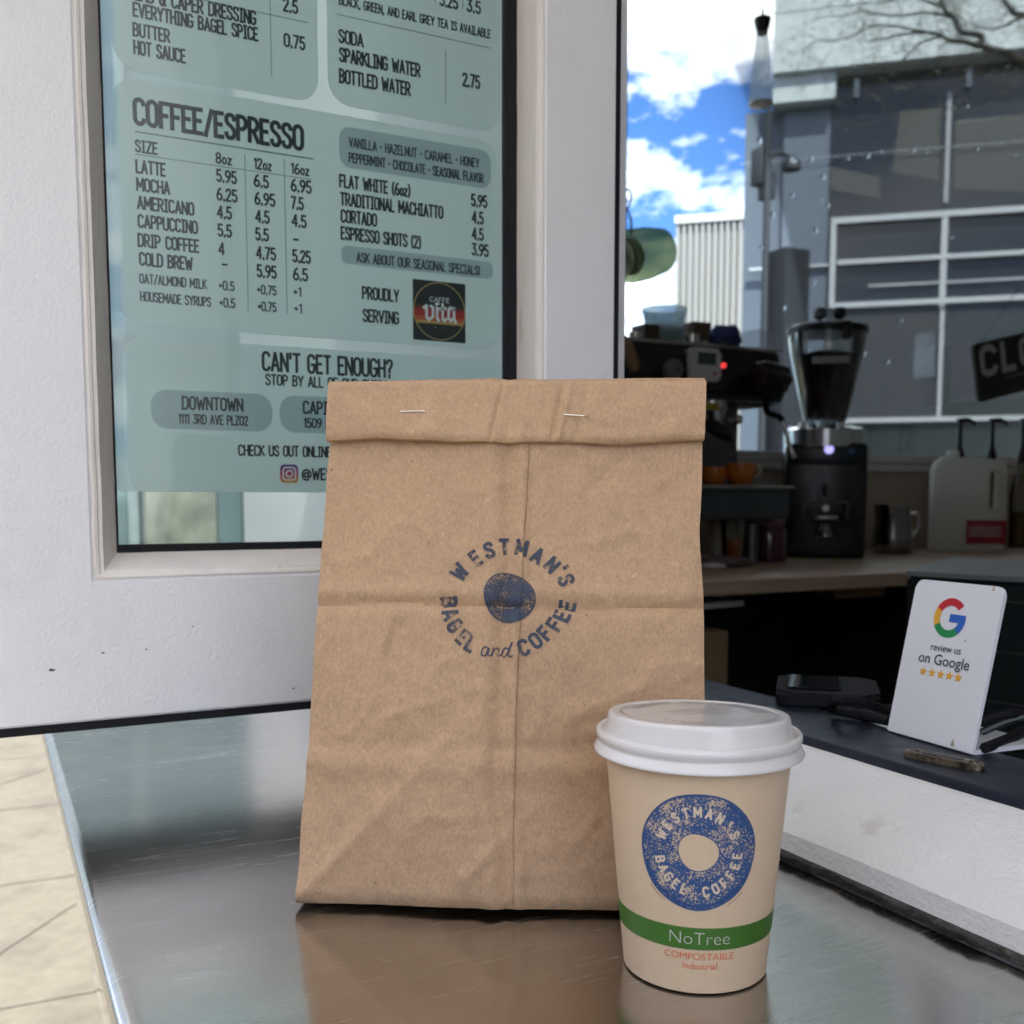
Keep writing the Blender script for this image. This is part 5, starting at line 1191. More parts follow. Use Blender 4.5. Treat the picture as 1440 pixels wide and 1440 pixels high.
bm = NB(); lathe(bm, [(.020, hh*.965), (.020, hh+.012), (.017, hh+.014), (.001, hh+.014)], q+V((-hw*.45, 0, 0)), 24); obj('cap', bm, MILK, t)
p0, p1 = V((q.x-4*k_, 0, T(1353, 764, yy).z)), V((q.x+50*k_, 0, T(1353, 731, yy).z))
bm = NB(); box(bm, (p0.x, yy-.0525, p0.z), (p1.x-.006, yy-.0500, p1.z), .001); obj('label', bm, mat('red_label', (.38, .02, .045), .5, var=.1), t); lb = LAST[0]
bm = NB(); box(bm, (p0.x+.008, yy-.0533, p0.z+.022), (p1.x-.022, yy-.0527, p1.z-.018)); obj('label_patch', bm, mat('label_pink', (.45, .26, .30), .5, var=.3, vscale=90), lb)
t.rotation_euler.z = R(-40)
# ---------------------------------------------------------------- syrup bottles with pumps
def syrup(px, y, lab, col):
    q = T(px, 785, y); q = V((q.x, y, Z0+KZ)); k = (q-CAM).dot(FW)/F; t = thing('syrup_bottle', lab, 'bottle', q, 'syrup bottles behind the milk jug')
    zt_ = T(px, 638, y).z-q.z; zp = T(px, 593, y).z-q.z
    bm = NB(); lathe(bm, [(.001, .001), (.034, .001), (.036, .006), (.036, zt_*.55), (.030, zt_*.68), (.014, zt_*.80), (.0135, zt_*.92), (.001, zt_*.92)], q, 28); obj('bottle_glass', bm, clear_glass('bottle_clear', (.72, .70, .66), refl=1.6), t)
    bm = NB(); lathe(bm, [(.001, .004), (.032, .004), (.033, zt_*.38), (.001, zt_*.385)], q, 24); obj('syrup', bm, col, t)
    bm = NB(); lathe(bm, [(.016, zt_*.90), (.017, zt_*1.0), (.012, zt_*1.05), (.008, zt_*1.08), (.0075, zp), (.012, zp), (.012, zp+.012), (.001, zp+.013)], q, 20); tube(bm, smooth_line([q+V((0, 0, zp+.004)), q+V((.030, -.012, zp+.006)), q+V((.052, -.018, zp-.008))], 5), [.009]*5+[.007]*6, 8); obj('pump', bm, M['black'], t)
AMB = mat('amber_syrup', (.30, .13, .03), .25); CLR = mat('pale_syrup', (.40, .33, .22), .25)
syrup(1343, 2.47, 'syrup bottle with black pump directly behind the middle of the milk jug', AMB)
syrup(1388, 2.47, 'syrup bottle with black pump behind the milk jug handle', CLR)
syrup(1431, 2.42, 'syrup bottle with black pump right of the milk jug at photo edge', AMB)

# ---------------------------------------------------------------- hanging closed sign in the window
sy = 2.55
a, b_, c_, d_ = T(1366, 483, sy), T(1500, 452, sy), T(1500, 545, sy), T(1378, 566, sy)
sg = thing('closed_sign', 'black hanging board sign with grey letters reading CLOSED on the rear window', 'sign', (a+c_)/2)
ex = (b_-a); SWd = ex.length*1.28; ex.normalize(); ez = V((0, -.0, 1)); ez = (ez-ex*ez.dot(ex)).normalized(); SH = (a-d_).length*.98
bm = NB(); prism(bm, [d_+ex*x+ez*z for x, z in rounded_rect(0, SWd, 0, SH, .014, 5)], (0, .012, 0)); bmesh.ops.bevel(bm, geom=list(bm.edges), offset=.002, segments=2, affect='EDGES'); obj('sign_board', bm, mat('sign_black', (.010, .010, .011), .45, var=.2), sg)
fs_ = lambda x, y, z: d_+ex*x+ez*y+V((0, -.0015-z, 0))
bm = NB(); rr = rounded_rect(.008, SWd-.008, .008, SH-.008, .010, 5); ribbon(bm, rr+[rr[0]], .0018, fs_, 0); obj('sign_border', bm, mat('sign_line', (.06, .06, .06), .5), sg, smooth=False, fix=False)
bm = NB(); hL = SH*.44; SIGNT = mat('sign_letter', (.62, .60, .60), .6, var=.25, vscale=90)
letters(bm, 'CLOSED', hL, lambda x, y, z: fs_(.033+x, SH*.45+y, z), width=SWd-.066, weight=.26, gap=.26)
letters(bm, '-', hL*.5, lambda x, y, z: fs_(SWd*.22+x, SH*.20+y, z), width=SWd*.18, weight=.05)
obj('sign_lettering', bm, SIGNT, sg, smooth=False, fix=False)
bm = NB(); hk = fs_(SWd*.5, SH+.21, 0)
for x in (.03, SWd-.03): tube(bm, [fs_(x, SH-.004, 0), hk], .0015, 6)
obj('sign_cord', bm, M['black'], sg)

# ---------------------------------------------------------------- black till box on a low inner bench, and clutter on the shelf
BT = .10
A_ = at(1275, 803, 'z', BT); B_ = at(1440, 812, 'z', BT); C2 = at(1365, 775, 'z', BT)
eb = (B_-A_).normalized(); ec = (C2-A_).normalized()
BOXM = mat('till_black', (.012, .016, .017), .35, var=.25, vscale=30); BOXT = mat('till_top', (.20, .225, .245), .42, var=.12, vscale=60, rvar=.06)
tl = thing('till_box', 'black metal till box with grey top standing behind the review card', 'till', (A_+B_)/2-V((0, 0, .3)))
bot = -.16; Bx = A_+eb*.42; Cx = A_+ec*.36
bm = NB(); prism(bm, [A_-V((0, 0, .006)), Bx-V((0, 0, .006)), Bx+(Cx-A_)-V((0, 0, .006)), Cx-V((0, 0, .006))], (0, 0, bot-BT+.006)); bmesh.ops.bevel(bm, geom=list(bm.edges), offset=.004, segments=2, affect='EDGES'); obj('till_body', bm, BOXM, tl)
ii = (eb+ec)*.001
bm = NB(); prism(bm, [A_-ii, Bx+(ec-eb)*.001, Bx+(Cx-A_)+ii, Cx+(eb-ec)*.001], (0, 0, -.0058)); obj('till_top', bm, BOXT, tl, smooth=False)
bm = NB(); pn = V((0, 0, -1)); nf = V((eb.y, -eb.x, 0)); nf = nf if nf.dot(CAM-A_) > 0 else -nf
for zz in (-.03, -.09, -.15): tube(bm, [A_+eb*.01+nf*.0005+V((0, 0, zz)), A_+eb*.40+nf*.0005+V((0, 0, zz))], .0012, 6)
obj('drawer_line', bm, M['steel_dark'], tl)
bn = thing('inner_bench', 'dark low bench inside the service window carrying the till box', 'bench', (1.0, .5, 0))
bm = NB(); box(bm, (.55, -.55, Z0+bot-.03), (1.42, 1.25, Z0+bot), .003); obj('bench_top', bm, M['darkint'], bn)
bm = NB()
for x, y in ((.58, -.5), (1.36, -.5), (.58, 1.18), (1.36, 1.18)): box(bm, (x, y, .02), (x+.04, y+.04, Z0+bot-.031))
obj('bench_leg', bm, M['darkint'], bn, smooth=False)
# card terminal lying on shelf
q0, q1 = at(1090, 992, 'z', BZ+.001), at(1240, 1000, 'z', BZ+.001)
u = (q1-q0).normalized(); v = V((-u.y, u.x, 0)); v = v if v.dot(V((1, 0, 0))) > 0 else -v
t = thing('card_terminal', 'flat black card terminal lying on navy shelf behind the white card', 'card terminal', (q0+q1)/2)
Ll = (q1-q0).length
bm = NB(); prism(bm, [q0+u*x+v*y for x, y in rounded_rect(0, Ll, .004, .075, .010, 5)], (0, 0, .009)); bmesh.ops.bevel(bm, geom=[e for e in bm.edges if e.verts[0].co.z > Z0+BZ+.007 and e.verts[1].co.z > Z0+BZ+.007], offset=.003, segments=3, affect='EDGES'); obj('terminal_body', bm, M['rubber'], t)
bm = NB(); box(bm, (0, 0, 0), (1, 1, 1)); 
for vv in bm.verts: vv.co = q0+u*(Ll*(.12+.5*vv.co.x))+v*(.014+.050*vv.co.y)+V((0, 0, .0102+.0006*vv.co.z))
obj('terminal_screen', bm, mat('dark_screen', (.01, .012, .014), .08, coat=.6), t, smooth=False)
# cables
def cable(pts, rad, lab, m): tag(obj('cable', (lambda b: (tube(b, smooth_line(pts, 8), rad, 8), b)[-1])(NB()), m, None), lab, 'cable', None)
def S_(px, py, h=.003): return at(px, py, 'z', BZ+h)
cable([S_(1250, 1000, .004), S_(1215, 989, .010), S_(1180, 984, .016), S_(1170, 996, .006), S_(1200, 1004, .004), S_(1250, 1014, .004)], .0030, 'thick black cable looping out to the left of the white card', M['rubber'])
cable([S_(1385, 1052, .004), S_(1410, 1042, .004), S_(1436, 1030, .006), S_(1450, 1012, .010), S_(1420, 1003, .016), S_(1385, 1012, .012)], .0030, 'black cable coiled at the right side of the white card', M['rubber'])
cable([S_(1380, 1030, .004), S_(1425, 1012, .012), S_(1470, 1008, .014), S_(1500, 1030, .006)], .0022, 'thin dark cable crossing behind the card foot', mat('cable_green', (.015, .03, .028), .4))
# paper slip
s0, s1, s2, s3 = S_(1178, 1000, .0006), S_(1252, 1026, .0006), S_(1262, 1014, .0006), S_(1190, 996, .0006)
tag(obj('paper_slip', (lambda b: (prism(b, [s0, s1, s2, s3], (0, 0, .0006)), b)[-1])(NB()), mat('slip', (.62, .70, .68), .7), None, smooth=False), 'pale green paper slip on the shelf under the black cable', 'paper')
# shelf and cardboard box under the back counter
p0 = T(985, 848, 1.80); t = thing('lower_shelf', 'white shelf end under the wooden back counter', 'shelf', (1.3, 1.85, p0.z))
bm = NB(); prism(bm, [V((1.15, 1.76, p0.z-.012)), V((T(1046, 848, 1.80).x, 1.80, p0.z-.012)), V((1.62, 2.3, p0.z-.012)), V((1.15, 2.3, p0.z-.012))], (0, 0, .012)); obj('shelf_board', bm, M['paper'], t, smooth=False)
bm = NB(); box(bm, (1.17, 1.83, .03), (1.20, 2.28, p0.z-.0125)); obj('shelf_leg', bm, M['darkint'], t, smooth=False)
p1 = T(1025, 886, 1.72); t = thing('cardboard_box', 'brown cardboard box standing under the back counter near the bag', 'box', (p1.x-.17, 1.86, 0))
CB = mat('cardboard', (.28, .19, .10), .8, var=.08)
bm = NB(); box(bm, (p1.x-.34, 1.72, .02), (p1.x, 2.0, p1.z), .004); obj('box_body', bm, CB, t)
bm = NB(); box(bm, (p1.x-.34, 1.85, p1.z+.0006), (p1.x, 1.87, p1.z+.0012)); obj('tape', bm, mat('tape', (.35, .26, .15), .3), t, smooth=False)

# ---------------------------------------------------------------- bottle lamp and jar lamp hung in the rear window
def Y(px, py): return T(px, py, 2.40)
t = thing('bottle_lamp', 'clear glass bottle lamp with black cap hanging in the rear window', 'lamp', Y(1068, 150))
bx = Y(1071, 90); k = (bx-CAM).dot(FW)/F
def zz_(py): return Y(1070, py).z
bm = NB(); lathe(bm, [(17*k, zz_(148)), (16.5*k, zz_(135)), (13*k, zz_(100)), (10*k, zz_(70)), (8*k, zz_(48)), (7.5*k, zz_(42))], (bx.x, 2.40, 0), 32); obj('bottle_glass', bm, film('skylit_lamp_glass', (.85, .9, .9), clear=.62, tint=(.97, .99, .99), trl=.6), t)  # whitish film stands in for sky refracted in the clear glass
bm = NB(); lathe(bm, [(.001, zz_(149)), (14*k, zz_(149.5)), (17*k, zz_(147.5)), (17*k, zz_(145)), (12*k, zz_(144)), (.001, zz_(145))], (bx.x, 2.40, 0), 32); obj('bottle_base', bm, mat('thick_glass', (.70, .74, .72), .12, coat=.5), t)
bm = NB(); lathe(bm, [(7*k, zz_(48)), (9*k, zz_(40)), (12*k, zz_(28)), (11.5*k, zz_(25)), (2*k, zz_(23)), (1.5*k, zz_(12))], (bx.x, 2.40, 0), 24, cap1=True); tube(bm, [(bx.x, 2.40, zz_(14)), (bx.x, 2.40, 3.4)], .0016, 6); obj('lamp_cap', bm, M['black'], t)
t = thing('jar_lamp', 'green glass jar lamp lying sideways on the brown window post', 'lamp', Y(880, 360))
jc = Y(880, 362); je = Y(934, 352); ax = (je-jc).normalized(); Mj = ax.to_track_quat('Z', 'Y').to_matrix(); Lj = (je-jc).length; k = (jc-CAM).dot(FW)/F
bm = NB(); lathe(bm, [(.001, 0), (35*k, 0), (37*k, Lj*.10), (36*k, Lj*.55), (34*k, Lj*.70), (31*k, Lj*.74), (32*k, Lj*.77), (30.5*k, Lj*.81), (32*k, Lj*.85), (30.5*k, Lj*.89), (31*k, Lj*.94), (29*k, Lj), (.001, Lj)], jc, 36, M=Mj); obj('jar_glass', bm, film('green_glass', (.36, .43, .29), clear=.40, tint=(.62, .70, .52), trl=.6), t)
bm = NB(); lathe(bm, [(.001, 0), (24*k, .0), (26*k, Lj*.2), (20*k, Lj*.3), (.001, Lj*.32)], jc-ax*.004, 30, M=Mj); obj('jar_socket', bm, mat('jar_dark', (.07, .11, .045), .5), t)
bm = NB(); tube(bm, smooth_line([Y(876, 330), Y(877, 305), Y(884, 290), Y(888, 276), Y(884, 266), Y(878, 272), Y(882, 284)], 5), .003, 8); tube(bm, [Y(876, 330), Y(874, 390)], .006, 8); obj('jar_hook', bm, M['black'], t)
bm = NB(); lathe(bm, [(10*k, 0), (9*k, 20*k), (6*k, 30*k), (3*k, 34*k)], Y(880, 330), 20); obj('bottle_neck', bm, clear_glass('neck_glass', (.85, .9, .92), refl=2.0), t)
# wooden spoon hanging by the post
q = T(886, 500, 2.1); t = thing('wooden_paddle', 'pale wooden paddle hanging at the left end of the espresso machine', 'paddle', q)
a0_, a1_ = T(880, 475, MYF-.03), T(893, 522, MYF-.03)
bm = NB(); tube(bm, [a0_, a0_.lerp(a1_, .3), a0_.lerp(a1_, .8), a1_], [.008, .015, .016, .008], 10); obj('paddle_blade', bm, mat('pale_wood', (.38, .25, .13), .6, var=.15), t)
bm = NB(); tube(bm, [T(874, 472, MYF-.03), a0_], .006, 8); obj('paddle_handle', bm, mat('pale_wood_2', (.34, .22, .12), .6, var=.15), t)
# water drops on the rear pane
DROP = mat('water_drop', (.7, .75, .78), .03, trans=1.0, var=0)
drops = [(1112, 224, 1.2), (1117, 226, 1.1), (1140, 223, 1.1), (1192, 222, .9), (1220, 219, 1.3), (1239, 213, .9), (1284, 211, 1.3), (1303, 214, .9), (1374, 208, 1.2), (1406, 201, .8), (1157, 249, 1.3), (1114, 275, 1), (1164, 289, 1.1), (1086, 302, 1.2), (1147, 324, 1.2), (1360, 149, 1.0), (1338, 332, 1.2), (1102, 433, 1.2), (1267, 450, 1.1), (1144, 397, 1), (1154, 281, .8), (1248, 508, 1.3), (1215, 497, 1.2), (1068, 198, 1.3), (1428, 217, .9), (1070, 348, .9)]
k = None
for i, (px, py, s) in enumerate(drops):
    q = at(px, py, 'y', WY+.0446); r = .0078*s
    if k is None:
        bm = NB(); bmesh.ops.create_uvsphere(bm, u_segments=14, v_segments=10, radius=1)
        k = bpy.data.meshes.new('water_drop')
        for v in bm.verts: v.co.y *= .42; v.co.y = min(v.co.y, .0)
        bm.to_mesh(k); bm.free(); k.materials.append(DROP)
        for p_ in k.polygons: p_.use_smooth = True
    o = bpy.data.objects.new('water_drop', k); COL.objects.link(o); o.location = q; o.scale = (r, r, r*1.08)
    tag(o, 'tiny round water drop clinging to the rear window pane', 'water drop', 'water drops on the rear window')

# ================================================================ OUTSIDE THE REAR WINDOW
BA = R(-48.0)
be = -V((math.sin(BA), math.cos(BA), 0))          # along the facade, to the right
bn = V((be.y, -be.x, 0)); bn = bn if bn.dot(V((-1, -1, 0))) > 0 else -bn
P0 = CAM+ray(1240, 300)*20.0; P0.z = 0
def fac(px, py, d=0.0):
    """metres along and up the facade plane set d in front of it"""
    p = on_plane(px, py, P0+bn*d, bn); return (p-P0).dot(be), p.z
def fp(u, z, d=0.0): return P0+be*u+bn*d+V((0, 0, z))
bld = thing('glass_building', 'dark glass fronted building with pale upper band and white window bars across the street', 'building', P0)
DG_ = mat('dark_glazing', (.022, .025, .030), .12, var=.3, vscale=.35, spec=.5, rvar=.03)
DG2_ = mat('green_glazing', (.030, .038, .036), .2, var=.35, vscale=.5)
BAND = mat('pale_cladding', (.56, .63, .63), .5, var=.04, vscale=.6)
BGREY = mat('blue_grey_cladding', (.075, .098, .125), .4, var=.10, vscale=.5)
BGREY2 = mat('light_blue_cladding', (.12, .15, .19), .35, var=.08, vscale=.5)
BAR = mat('white_bars', (.46, .49, .51), .5, var=.03)
def slab(u0, u1, z0, z1, d0, d1, bm=None):
    b = bm or NB(); prism(b, [fp(u0, z0, d0), fp(u1, z0, d0), fp(u1, z1, d0), fp(u0, z1, d0)], bn*(d1-d0)); return b
uL = fac(1043, 400)[0]; uC = fac(1166, 300)[0]; uS = fac(1100, 300)[0]; uR = 16
zTop = fac(1083, -420)[1]; zBand = fac(1240, 97)[1]
b = slab(uL, uR, 0, fac(1060, 150)[1], -9, -.35); obj('core_wall', b, BGREY, bld, smooth=False)
b = slab(uC, uR, 0, zBand-.02, -.349, -.20); obj('glazed_front', b, DG_, bld, smooth=False)
b = slab(uC+.02, uR-.1, 0, fac(1240, 440)[1], -.199, -.16); obj('lower_glazing', b, DG2_, bld, smooth=False)
b = slab(uS, uC-.01, 0, fac(1130, 148)[1], -.349, -.22); obj('light_pier', b, BGREY2, bld, smooth=False)
b = slab(fac(1083, 300, .35)[0], uR+.3, zBand, zTop, -.349, .35); obj('upper_band', b, BAND, bld, smooth=False); ub = LAST[0]
b = NB(); seamm = mat('panel_seam', (.34, .40, .40), .6)
for px in (1130, 1211, 1290, 1370): u = fac(px, 60)[0]; slab(u, u+.02, zBand+.01, zTop-.01, .351, .355, b)
z = fac(1200, 18)[1]; slab(fac(1083, 60, .35)[0]+.02, uR, z, z+.02, .356, .360, b); obj('band_seam', b, seamm, ub, smooth=False)
u0 = fac(1083, 300, .2)[0]; b = slab(u0, fac(1170, 300)[0], fac(1120, 147)[1], zBand-.001, -.349, .18); obj('fascia', b, BAND, bld, smooth=False)
def bar(p, q_, wd, d0=-.155, d1=-.05):
    a, c = fac(*p), fac(*q_); b = NB()
    if abs(a[0]-c[0]) > abs(a[1]-c[1]): z = (a[1]+c[1])/2; slab(a[0], c[0], z-wd/2, z+wd/2, d0, d1, b)
    else: u = (a[0]+c[0])/2; slab(u-wd/2, u+wd/2, min(a[1], c[1]), max(a[1], c[1]), d0, d1, b)
    return b
for p, q_, wd in (((1172, 310), (1500, 287), .11), ((1178, 370), (1500, 348), .085), ((1172, 429), (1500, 414), .10), ((1182, 593), (1500, 584), .09)): obj('window_bar', bar(p, q_, wd), BAR, bld, smooth=False)
for p, q_, wd in (((1173, 305), (1170, 432), .10), ((1330, 298), (1326, 430), .11), ((1326, 434), (1321, 592), .07)): obj('window_bar', bar(p, q_, wd, -.152, -.06), BAR, bld, smooth=False)
obj('window_bar', bar((1053, 378), (1168, 370), .045, -.20, -.10), BAR, bld, smooth=False)
MUL = mat('grey_mullion', (.34, .36, .38), .5)
for p, q_, wd in (((1337, 125), (1332, 282), .075),): obj('mullion', bar(p, q_, wd, -.19, -.12), MUL, bld, smooth=False)
for p, q_ in (((1206, 107), (1205, 134)), ((1365, 92), (1364, 119))): obj('hanger', bar(p, q_, .10, -.15, -.08), BAR, bld, smooth=False)
obj('cable_line', bar((1040, 228), (1500, 190), .012, -.12, -.11), MUL, bld, smooth=False)
obj('base_bar', bar((1222, 402), (1500, 384), .05, -.152, -.13), MUL, bld, smooth=False)
b = slab(fac(1346, 200)[0], uR-.3, fac(1400, 190)[1], fac(1400, 160)[1], -.199, -.19); obj('pale_reveal', b, mat('grey_reveal', (.12, .12, .11), .5), bld, smooth=False)  # paler grey strip across the dark glazing
GSHAPE = mat('painted_glass_shape', (.05, .053, .053), .5, var=.2, vscale=.8)  # slanted reflections in the glazing, put in as paler panels
def glass_shape(pl, d=-.199):
    b = NB(); q = [fac(x, y) for x, y in pl]; prism(b, [fp(u, z, d) for u, z in q], bn*.003); obj('painted_glass_shape', b, GSHAPE, bld, smooth=False)
glass_shape(((1268, 150), (1326, 140), (1322, 250), (1256, 238))); glass_shape(((1168, 230), (1238, 244), (1240, 276), (1168, 262)), -.195); glass_shape(((1346, 168), (1500, 150), (1500, 270), (1344, 262)), -.191)
GSHAPE = mat('interior_shelf', (.03, .035, .042), .6, var=.3); glass_shape(((1185, 440), (1320, 434), (1318, 585), (1186, 590)), -.155); glass_shape(((1338, 480), (1500, 470), (1500, 560), (1336, 566)), -.155)
GSHAPE = mat('pale_poster', (.08, .098, .12), .6, var=.4, vscale=1.5); glass_shape(((1288, 468), (1316, 466), (1316, 528), (1286, 532)), -.150)
# corrugated block farther away
Q0 = CAM+ray(995, 400)*45.0; Q0.z = 0
def qf(px, py):
    p = on_plane(px, py, Q0, bn); return (p-Q0).dot(be), p.z
cb = thing('corrugated_building', 'pale ribbed metal clad building in the distance left of the dark glass building', 'building', Q0)
ua, ub_ = qf(950, 400)[0], qf(1046, 400)[0]; zt2 = qf(995, 314)[1]
bm = NB(); n = 11; pts = []
for i in range(n):
    w_ = (ub_-ua)/n; u = ua+i*w_
    pts += [(u, 0), (u+w_*.12, .22), (u+w_*.55, .22), (u+w_*.67, 0)]
pts.append((ub_, 0)); pts += [(ub_, -8), (ua, -8)]
prism(bm, [Q0+be*u+bn*d for u, d in pts], (0, 0, zt2)); obj('ribbed_wall', bm, mat('ribbed_cladding', (.30, .295, .285), .55, var=.04, vscale=.3), cb, smooth=False)
bm = NB(); prism(bm, [Q0+be*u+bn*d+V((0, 0, zt2+.003)) for u, d in ((ua-.05, .3), (ub_+.05, .3), (ub_+.05, -8.1), (ua-.05, -8.1))], (0, 0, .35)); obj('parapet', bm, mat('parapet', (.5, .5, .49), .6), cb, smooth=False)
# street lamp and signal in front of the dark building
S0 = 13.0
def sp(px, py, k=S0): d = ray(px, py); return CAM+d*k
bs = sp(1076, 400); lampm = mat('lamp_post_grey', (.022, .027, .033), .5)
sl = thing('street_lamp', 'dark street lamp post with curved arm and signal boxes before the glass building', 'street lamp', (bs.x, bs.y, 0))
px_m = S0/F
bm = NB(); tube(bm, [(bs.x, bs.y, .0), (bs.x, bs.y, 1.0), (bs.x, bs.y, sp(1076, 250).z), (bs.x, bs.y, sp(1076, 150).z)], [.06, .055, .042, .03], 14); obj('lamp_post', bm, lampm, sl)
bm = NB(); tube(bm, smooth_line([V((bs.x, bs.y, sp(1076, 232).z)), sp(1086, 218), sp(1100, 215), sp(1110, 222)], 6), .03, 8); obj('lamp_arm', bm, lampm, sl)
bm = NB(); lathe(bm, [(.001, -.10), (.12, -.08), (.12, 0), (.05, .10), (.001, .11)], sp(1113, 230), 18); obj('lamp_head', bm, lampm, sl)
bm = NB(); c = sp(1071, 230); box(bm, c+V((-.10, -.1, -.28)), c+V((.06, .1, .18)), .02); c = sp(1080, 268); box(bm, c+V((-.09, -.1, -.12)), c+V((.05, .1, .22)), .02); obj('signal_box', bm, lampm, sl)
bm = NB(); c = sp(1110, 380); box(bm, V((c.x-.20, c.y-.15, 0)), V((c.x+.22, c.y+.2, c.z+.25)), .03); tag(obj('utility_cabinet', bm, mat('cabinet_grey', (.02, .023, .028), .8, spec=.1, var=.1), None), 'dark grey utility cabinet beside the street lamp post', 'cabinet')
# tree with bare crooked limbs at the upper right
random.seed(11)
TD = 8.0
def tp(px, py, dd=0.0): return CAM+ray(px, py)*(TD+dd)
tr = thing('street_tree', 'street tree with crooked dark branches and fine budding twigs reaching across the building', 'tree', (tp(1760, 300).x, tp(1760, 300).y, 0))
BARK = mat('bark', (.035, .030, .024), .9, var=.3, vscale=30, bump=.01, bscale=60)
tb_ = tp(1760, 300)
trunk = [V((tb_.x, tb_.y, 0)), V((tb_.x+.05, tb_.y, 1.6)), tp(1740, 200), tp(1700, 40), tp(1690, -150)]
bm = NB(); tube(bm, smooth_line(trunk, 6), [.20-.12*i/24 for i in range(25)], 14); obj('trunk', bm, BARK, tr)
limbs = [([(1705, 60), (1600, 90), (1520, 96), (1440, 82), (1400, 72), (1378, 62), (1345, 58), (1322, 50), (1300, 46), (1270, 48), (1225, 60)], .075, .010),
         ([(1378, 62), (1386, 48), (1372, 42), (1352, 40), (1338, 22), (1330, 5), (1318, -20), (1280, -60)], .05, .012),
         ([(1700, 20), (1560, 30), (1440, 18), (1424, 12), (1412, 2), (1400, -25), (1350, -90)], .06, .012),
         ([(1440, 18), (1415, 34), (1396, 38), (1375, 30)], .022, .006), ([(1322, 50), (1290, 66), (1262, 88), (1240, 96)], .02, .005), ([(1338, 22), (1300, 18), (1255, 22), (1210, 16), (1150, 30)], .022, .005),
         ([(1300, 46), (1250, 36), (1200, 44), (1155, 62), (1120, 74)], .018, .004), ([(1330, 5), (1280, -6), (1220, -10), (1150, -8)], .02, .005), ([(1400, 72), (1370, 90), (1330, 104)], .016, .004)]
tips = []
for pl, r0, r1 in limbs:
    pts = smooth_line([tp(x, y, .5*noise.noise(V((x*.01, y*.01, 0)))) for x, y in pl], 5); n = len(pts)
    pts = [p+V((noise.noise(p*5), noise.noise(p*5+V((5, 0, 0))), noise.noise(p*5+V((0, 5, 0)))))*.035 for p in pts]
    bm = NB(); tube(bm, pts, [r0*.55+(r1*.6-r0*.55)*i/(n-1) for i in range(n)], 8); obj('branch', bm, BARK, tr)
    tips += [(pts[i], (pts[min(i+1, n-1)]-pts[i-1]).normalized()) for i in range(n*2//5, n)]
bm = NB(); bl = NB()
def twig(p, d, ln, r, depth):
    pts = [p]; q = p.copy(); dd = d.copy(); n = 5
    for i in range(n):
        dd = (dd+V((random.gauss(0, .32), random.gauss(0, .32), random.gauss(.02, .30)))).normalized(); q = q+dd*ln/n; pts.append(q.copy())
        if depth and random.random() < .45: twig(q, (dd+V((random.gauss(0, .7), random.gauss(0, .7), random.gauss(0, .7)))).normalized(), ln*.62, r*.6, depth-1)
        if depth == 0 or i > 2:
            for _ in range(1):
                c = q+V((random.gauss(0, .02), random.gauss(0, .02), random.gauss(0, .02))); a = V((random.gauss(0, 1), random.gauss(0, 1), random.gauss(0, 1))).normalized(); b_ = a.orthogonal().normalized(); s = random.uniform(.007, .014)
                bl.faces.new([bl.verts.new(c+a*s*1.6), bl.verts.new(c+b_*s*.7), bl.verts.new(c-a*s*1.6), bl.verts.new(c-b_*s*.7)])
    tube(bm, pts, [r*(1-.7*i/n) for i in range(len(pts))], 4, caps=False)
for p, d in tips:
    for _ in range(1):
        twig(p, (d*.5+V((random.gauss(0, .7), random.gauss(0, .7), random.gauss(.1, .6)))).normalized(), random.uniform(.3, .7), random.uniform(.0016, .003), 2)
obj('twigs', bm, BARK, tr); obj('buds', bl, mat('buds', (.085, .08, .04), .8, var=.3), tr, smooth=False)
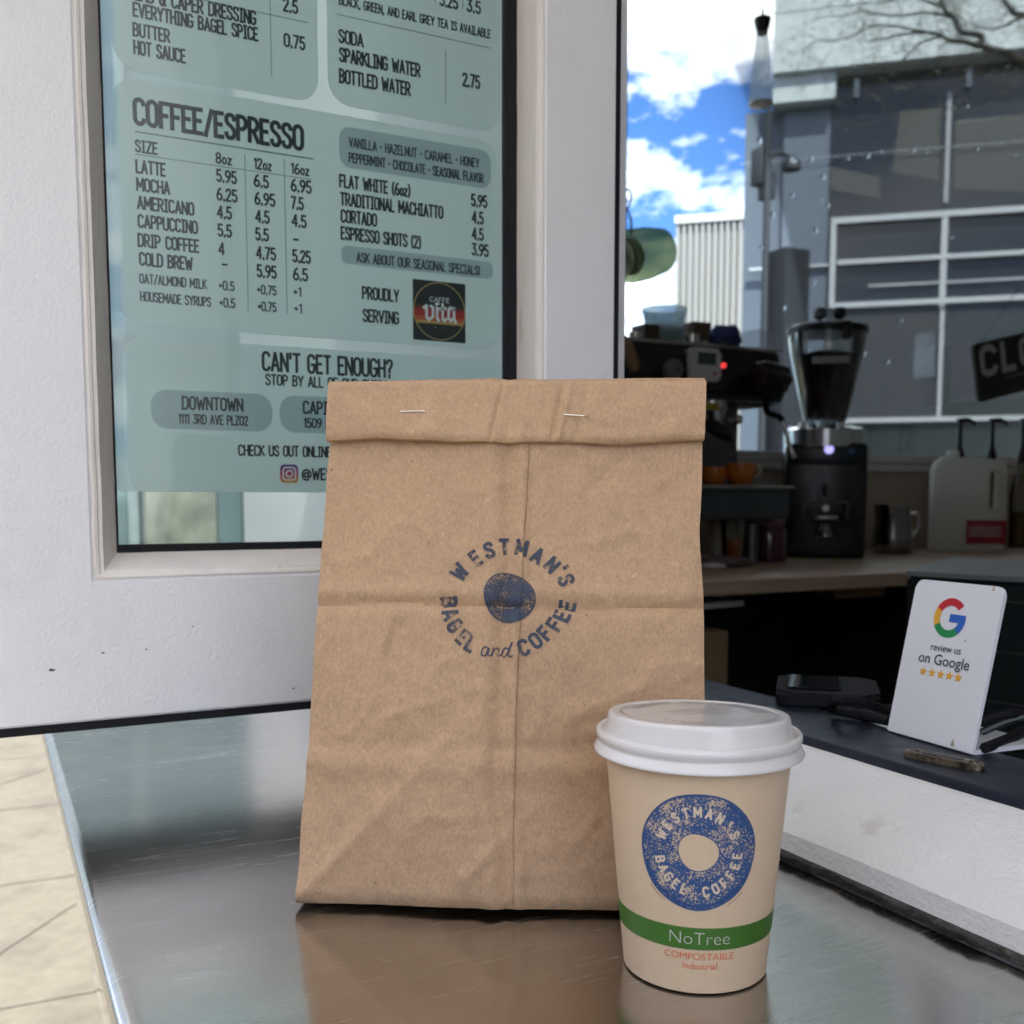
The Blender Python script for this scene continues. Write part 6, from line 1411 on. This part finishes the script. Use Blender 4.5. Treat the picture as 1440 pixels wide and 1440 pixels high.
# ================================================================ STREET BEYOND THE CASEMENT
pb_ = thing('pale_building', 'pale building with dark windows at the far end of the street behind the menu glass', 'building', (3, 42, 0))
bm = NB(); box(bm, (-18, 42, 0), (22, 54, 26)); obj('wall', bm, mat('pale_render', (.21, .25, .26), .8, var=.06, vscale=.3), pb_, smooth=False)
PW_ = mat('pale_windows', (.12, .17, .20), .2, var=.1)
for fl in range(4):
    for i in range(9):
        bm = NB(); box(bm, (-12.5+i*3, 41.94, 1.2+fl*3.5), (-11.1+i*3, 41.998, 3.3+fl*3.5)); obj('window', bm, PW_, pb_, smooth=False)
HEDGE = mat('hedge_leaf', (.05, .085, .03), .8, var=.5, vscale=8)
random.seed(5)
for i, (x, y, s, lab) in enumerate(((1.35, 7.3, .34, 'round green shrub nearer the kerb seen through the glass strip'), (1.75, 8.3, .48, 'larger round green shrub farther along the kerb behind the glass'), (.75, 8.6, .42, 'low green shrub at the left of the street planting'))):
    t = thing('shrub', lab, 'shrub', (x, y, 0))
    b = NB()
    for _ in range(1700):
        d = V((random.gauss(0, 1), random.gauss(0, 1), abs(random.gauss(0, 1)))).normalized()*s*random.uniform(.6, 1.05)*(1+.25*noise.noise(V((random.random(), i, 0))*3))
        c = V((x, y, s*.5))+d; a = V((random.gauss(0, 1), random.gauss(0, 1), random.gauss(0, 1))).normalized(); e = a.orthogonal(); k = .03
        b.faces.new([b.verts.new(c+a*k), b.verts.new(c+e*k*.6), b.verts.new(c-a*k), b.verts.new(c-e*k*.6)])
    obj('foliage', b, HEDGE, t, smooth=False)
    b = NB(); tube(b, [(x, y, .001), (x, y, s*.9)], .02, 8); obj('stem', b, BARK, t)
nb = thing('added_storefront', 'dark teal storefront with pale posts farther along the pavement behind the menu glass', 'building', (1.9, 9.6, 0))  # made-up block, placed to darken what the counter reflects
TEAL = mat('teal_cladding', (.060, .090, .095), .5, var=.15, vscale=1.2)
bm = NB(); box(bm, (-.15, 9.6, 0), (3.55, 10.9, 5.6)); obj('wall', bm, TEAL, nb, smooth=False)
for x in (.35, 1.25, 2.3):
    bm = NB(); box(bm, (x, 9.54, .5), (x+.62, 9.598, 2.3), .01); obj('shop_window', bm, mat('green_window', (.13, .135, .11), .4, var=.6, vscale=2.5), nb)  # green panes stand in for planting along the street
for x in (.12, 1.1, 2.1, 3.2):
    bm = NB(); box(bm, (x, 9.47, 0), (x+.09, 9.599, 5.4), .01); obj('post', bm, mat('pale_post', (.13, .16, .165), .6), nb)
bm = NB(); box(bm, (-.15, 9.3, 2.55), (3.55, 9.599, 2.75), .01); obj('canopy', bm, TEAL, nb)
bm = NB(); box(bm, (-9, 11.005, -.15), (3.6, 11.16, .0)); struct(obj('kerb', bm, M['yellow'], None, smooth=False))
# pale building on the other side of the street, left of the counter
ob = thing('street_block', 'long pale street block with rows of dark windows across the road', 'building', (-15, 0, 0))
bm = NB(); box(bm, (-25, -40, -.15), (-15, 26, 9)); obj('wall', bm, mat('block_render', (.50, .48, .45), .8, var=.08, vscale=.3), ob, smooth=False)
for fl in range(2):
    for i in range(14):
        bm = NB(); box(bm, (-15.002, -38+i*4.5, 1.2+fl*4), (-14.94, -36+i*4.5, 3.6+fl*4)); obj('window', bm, DG_, ob, smooth=False)
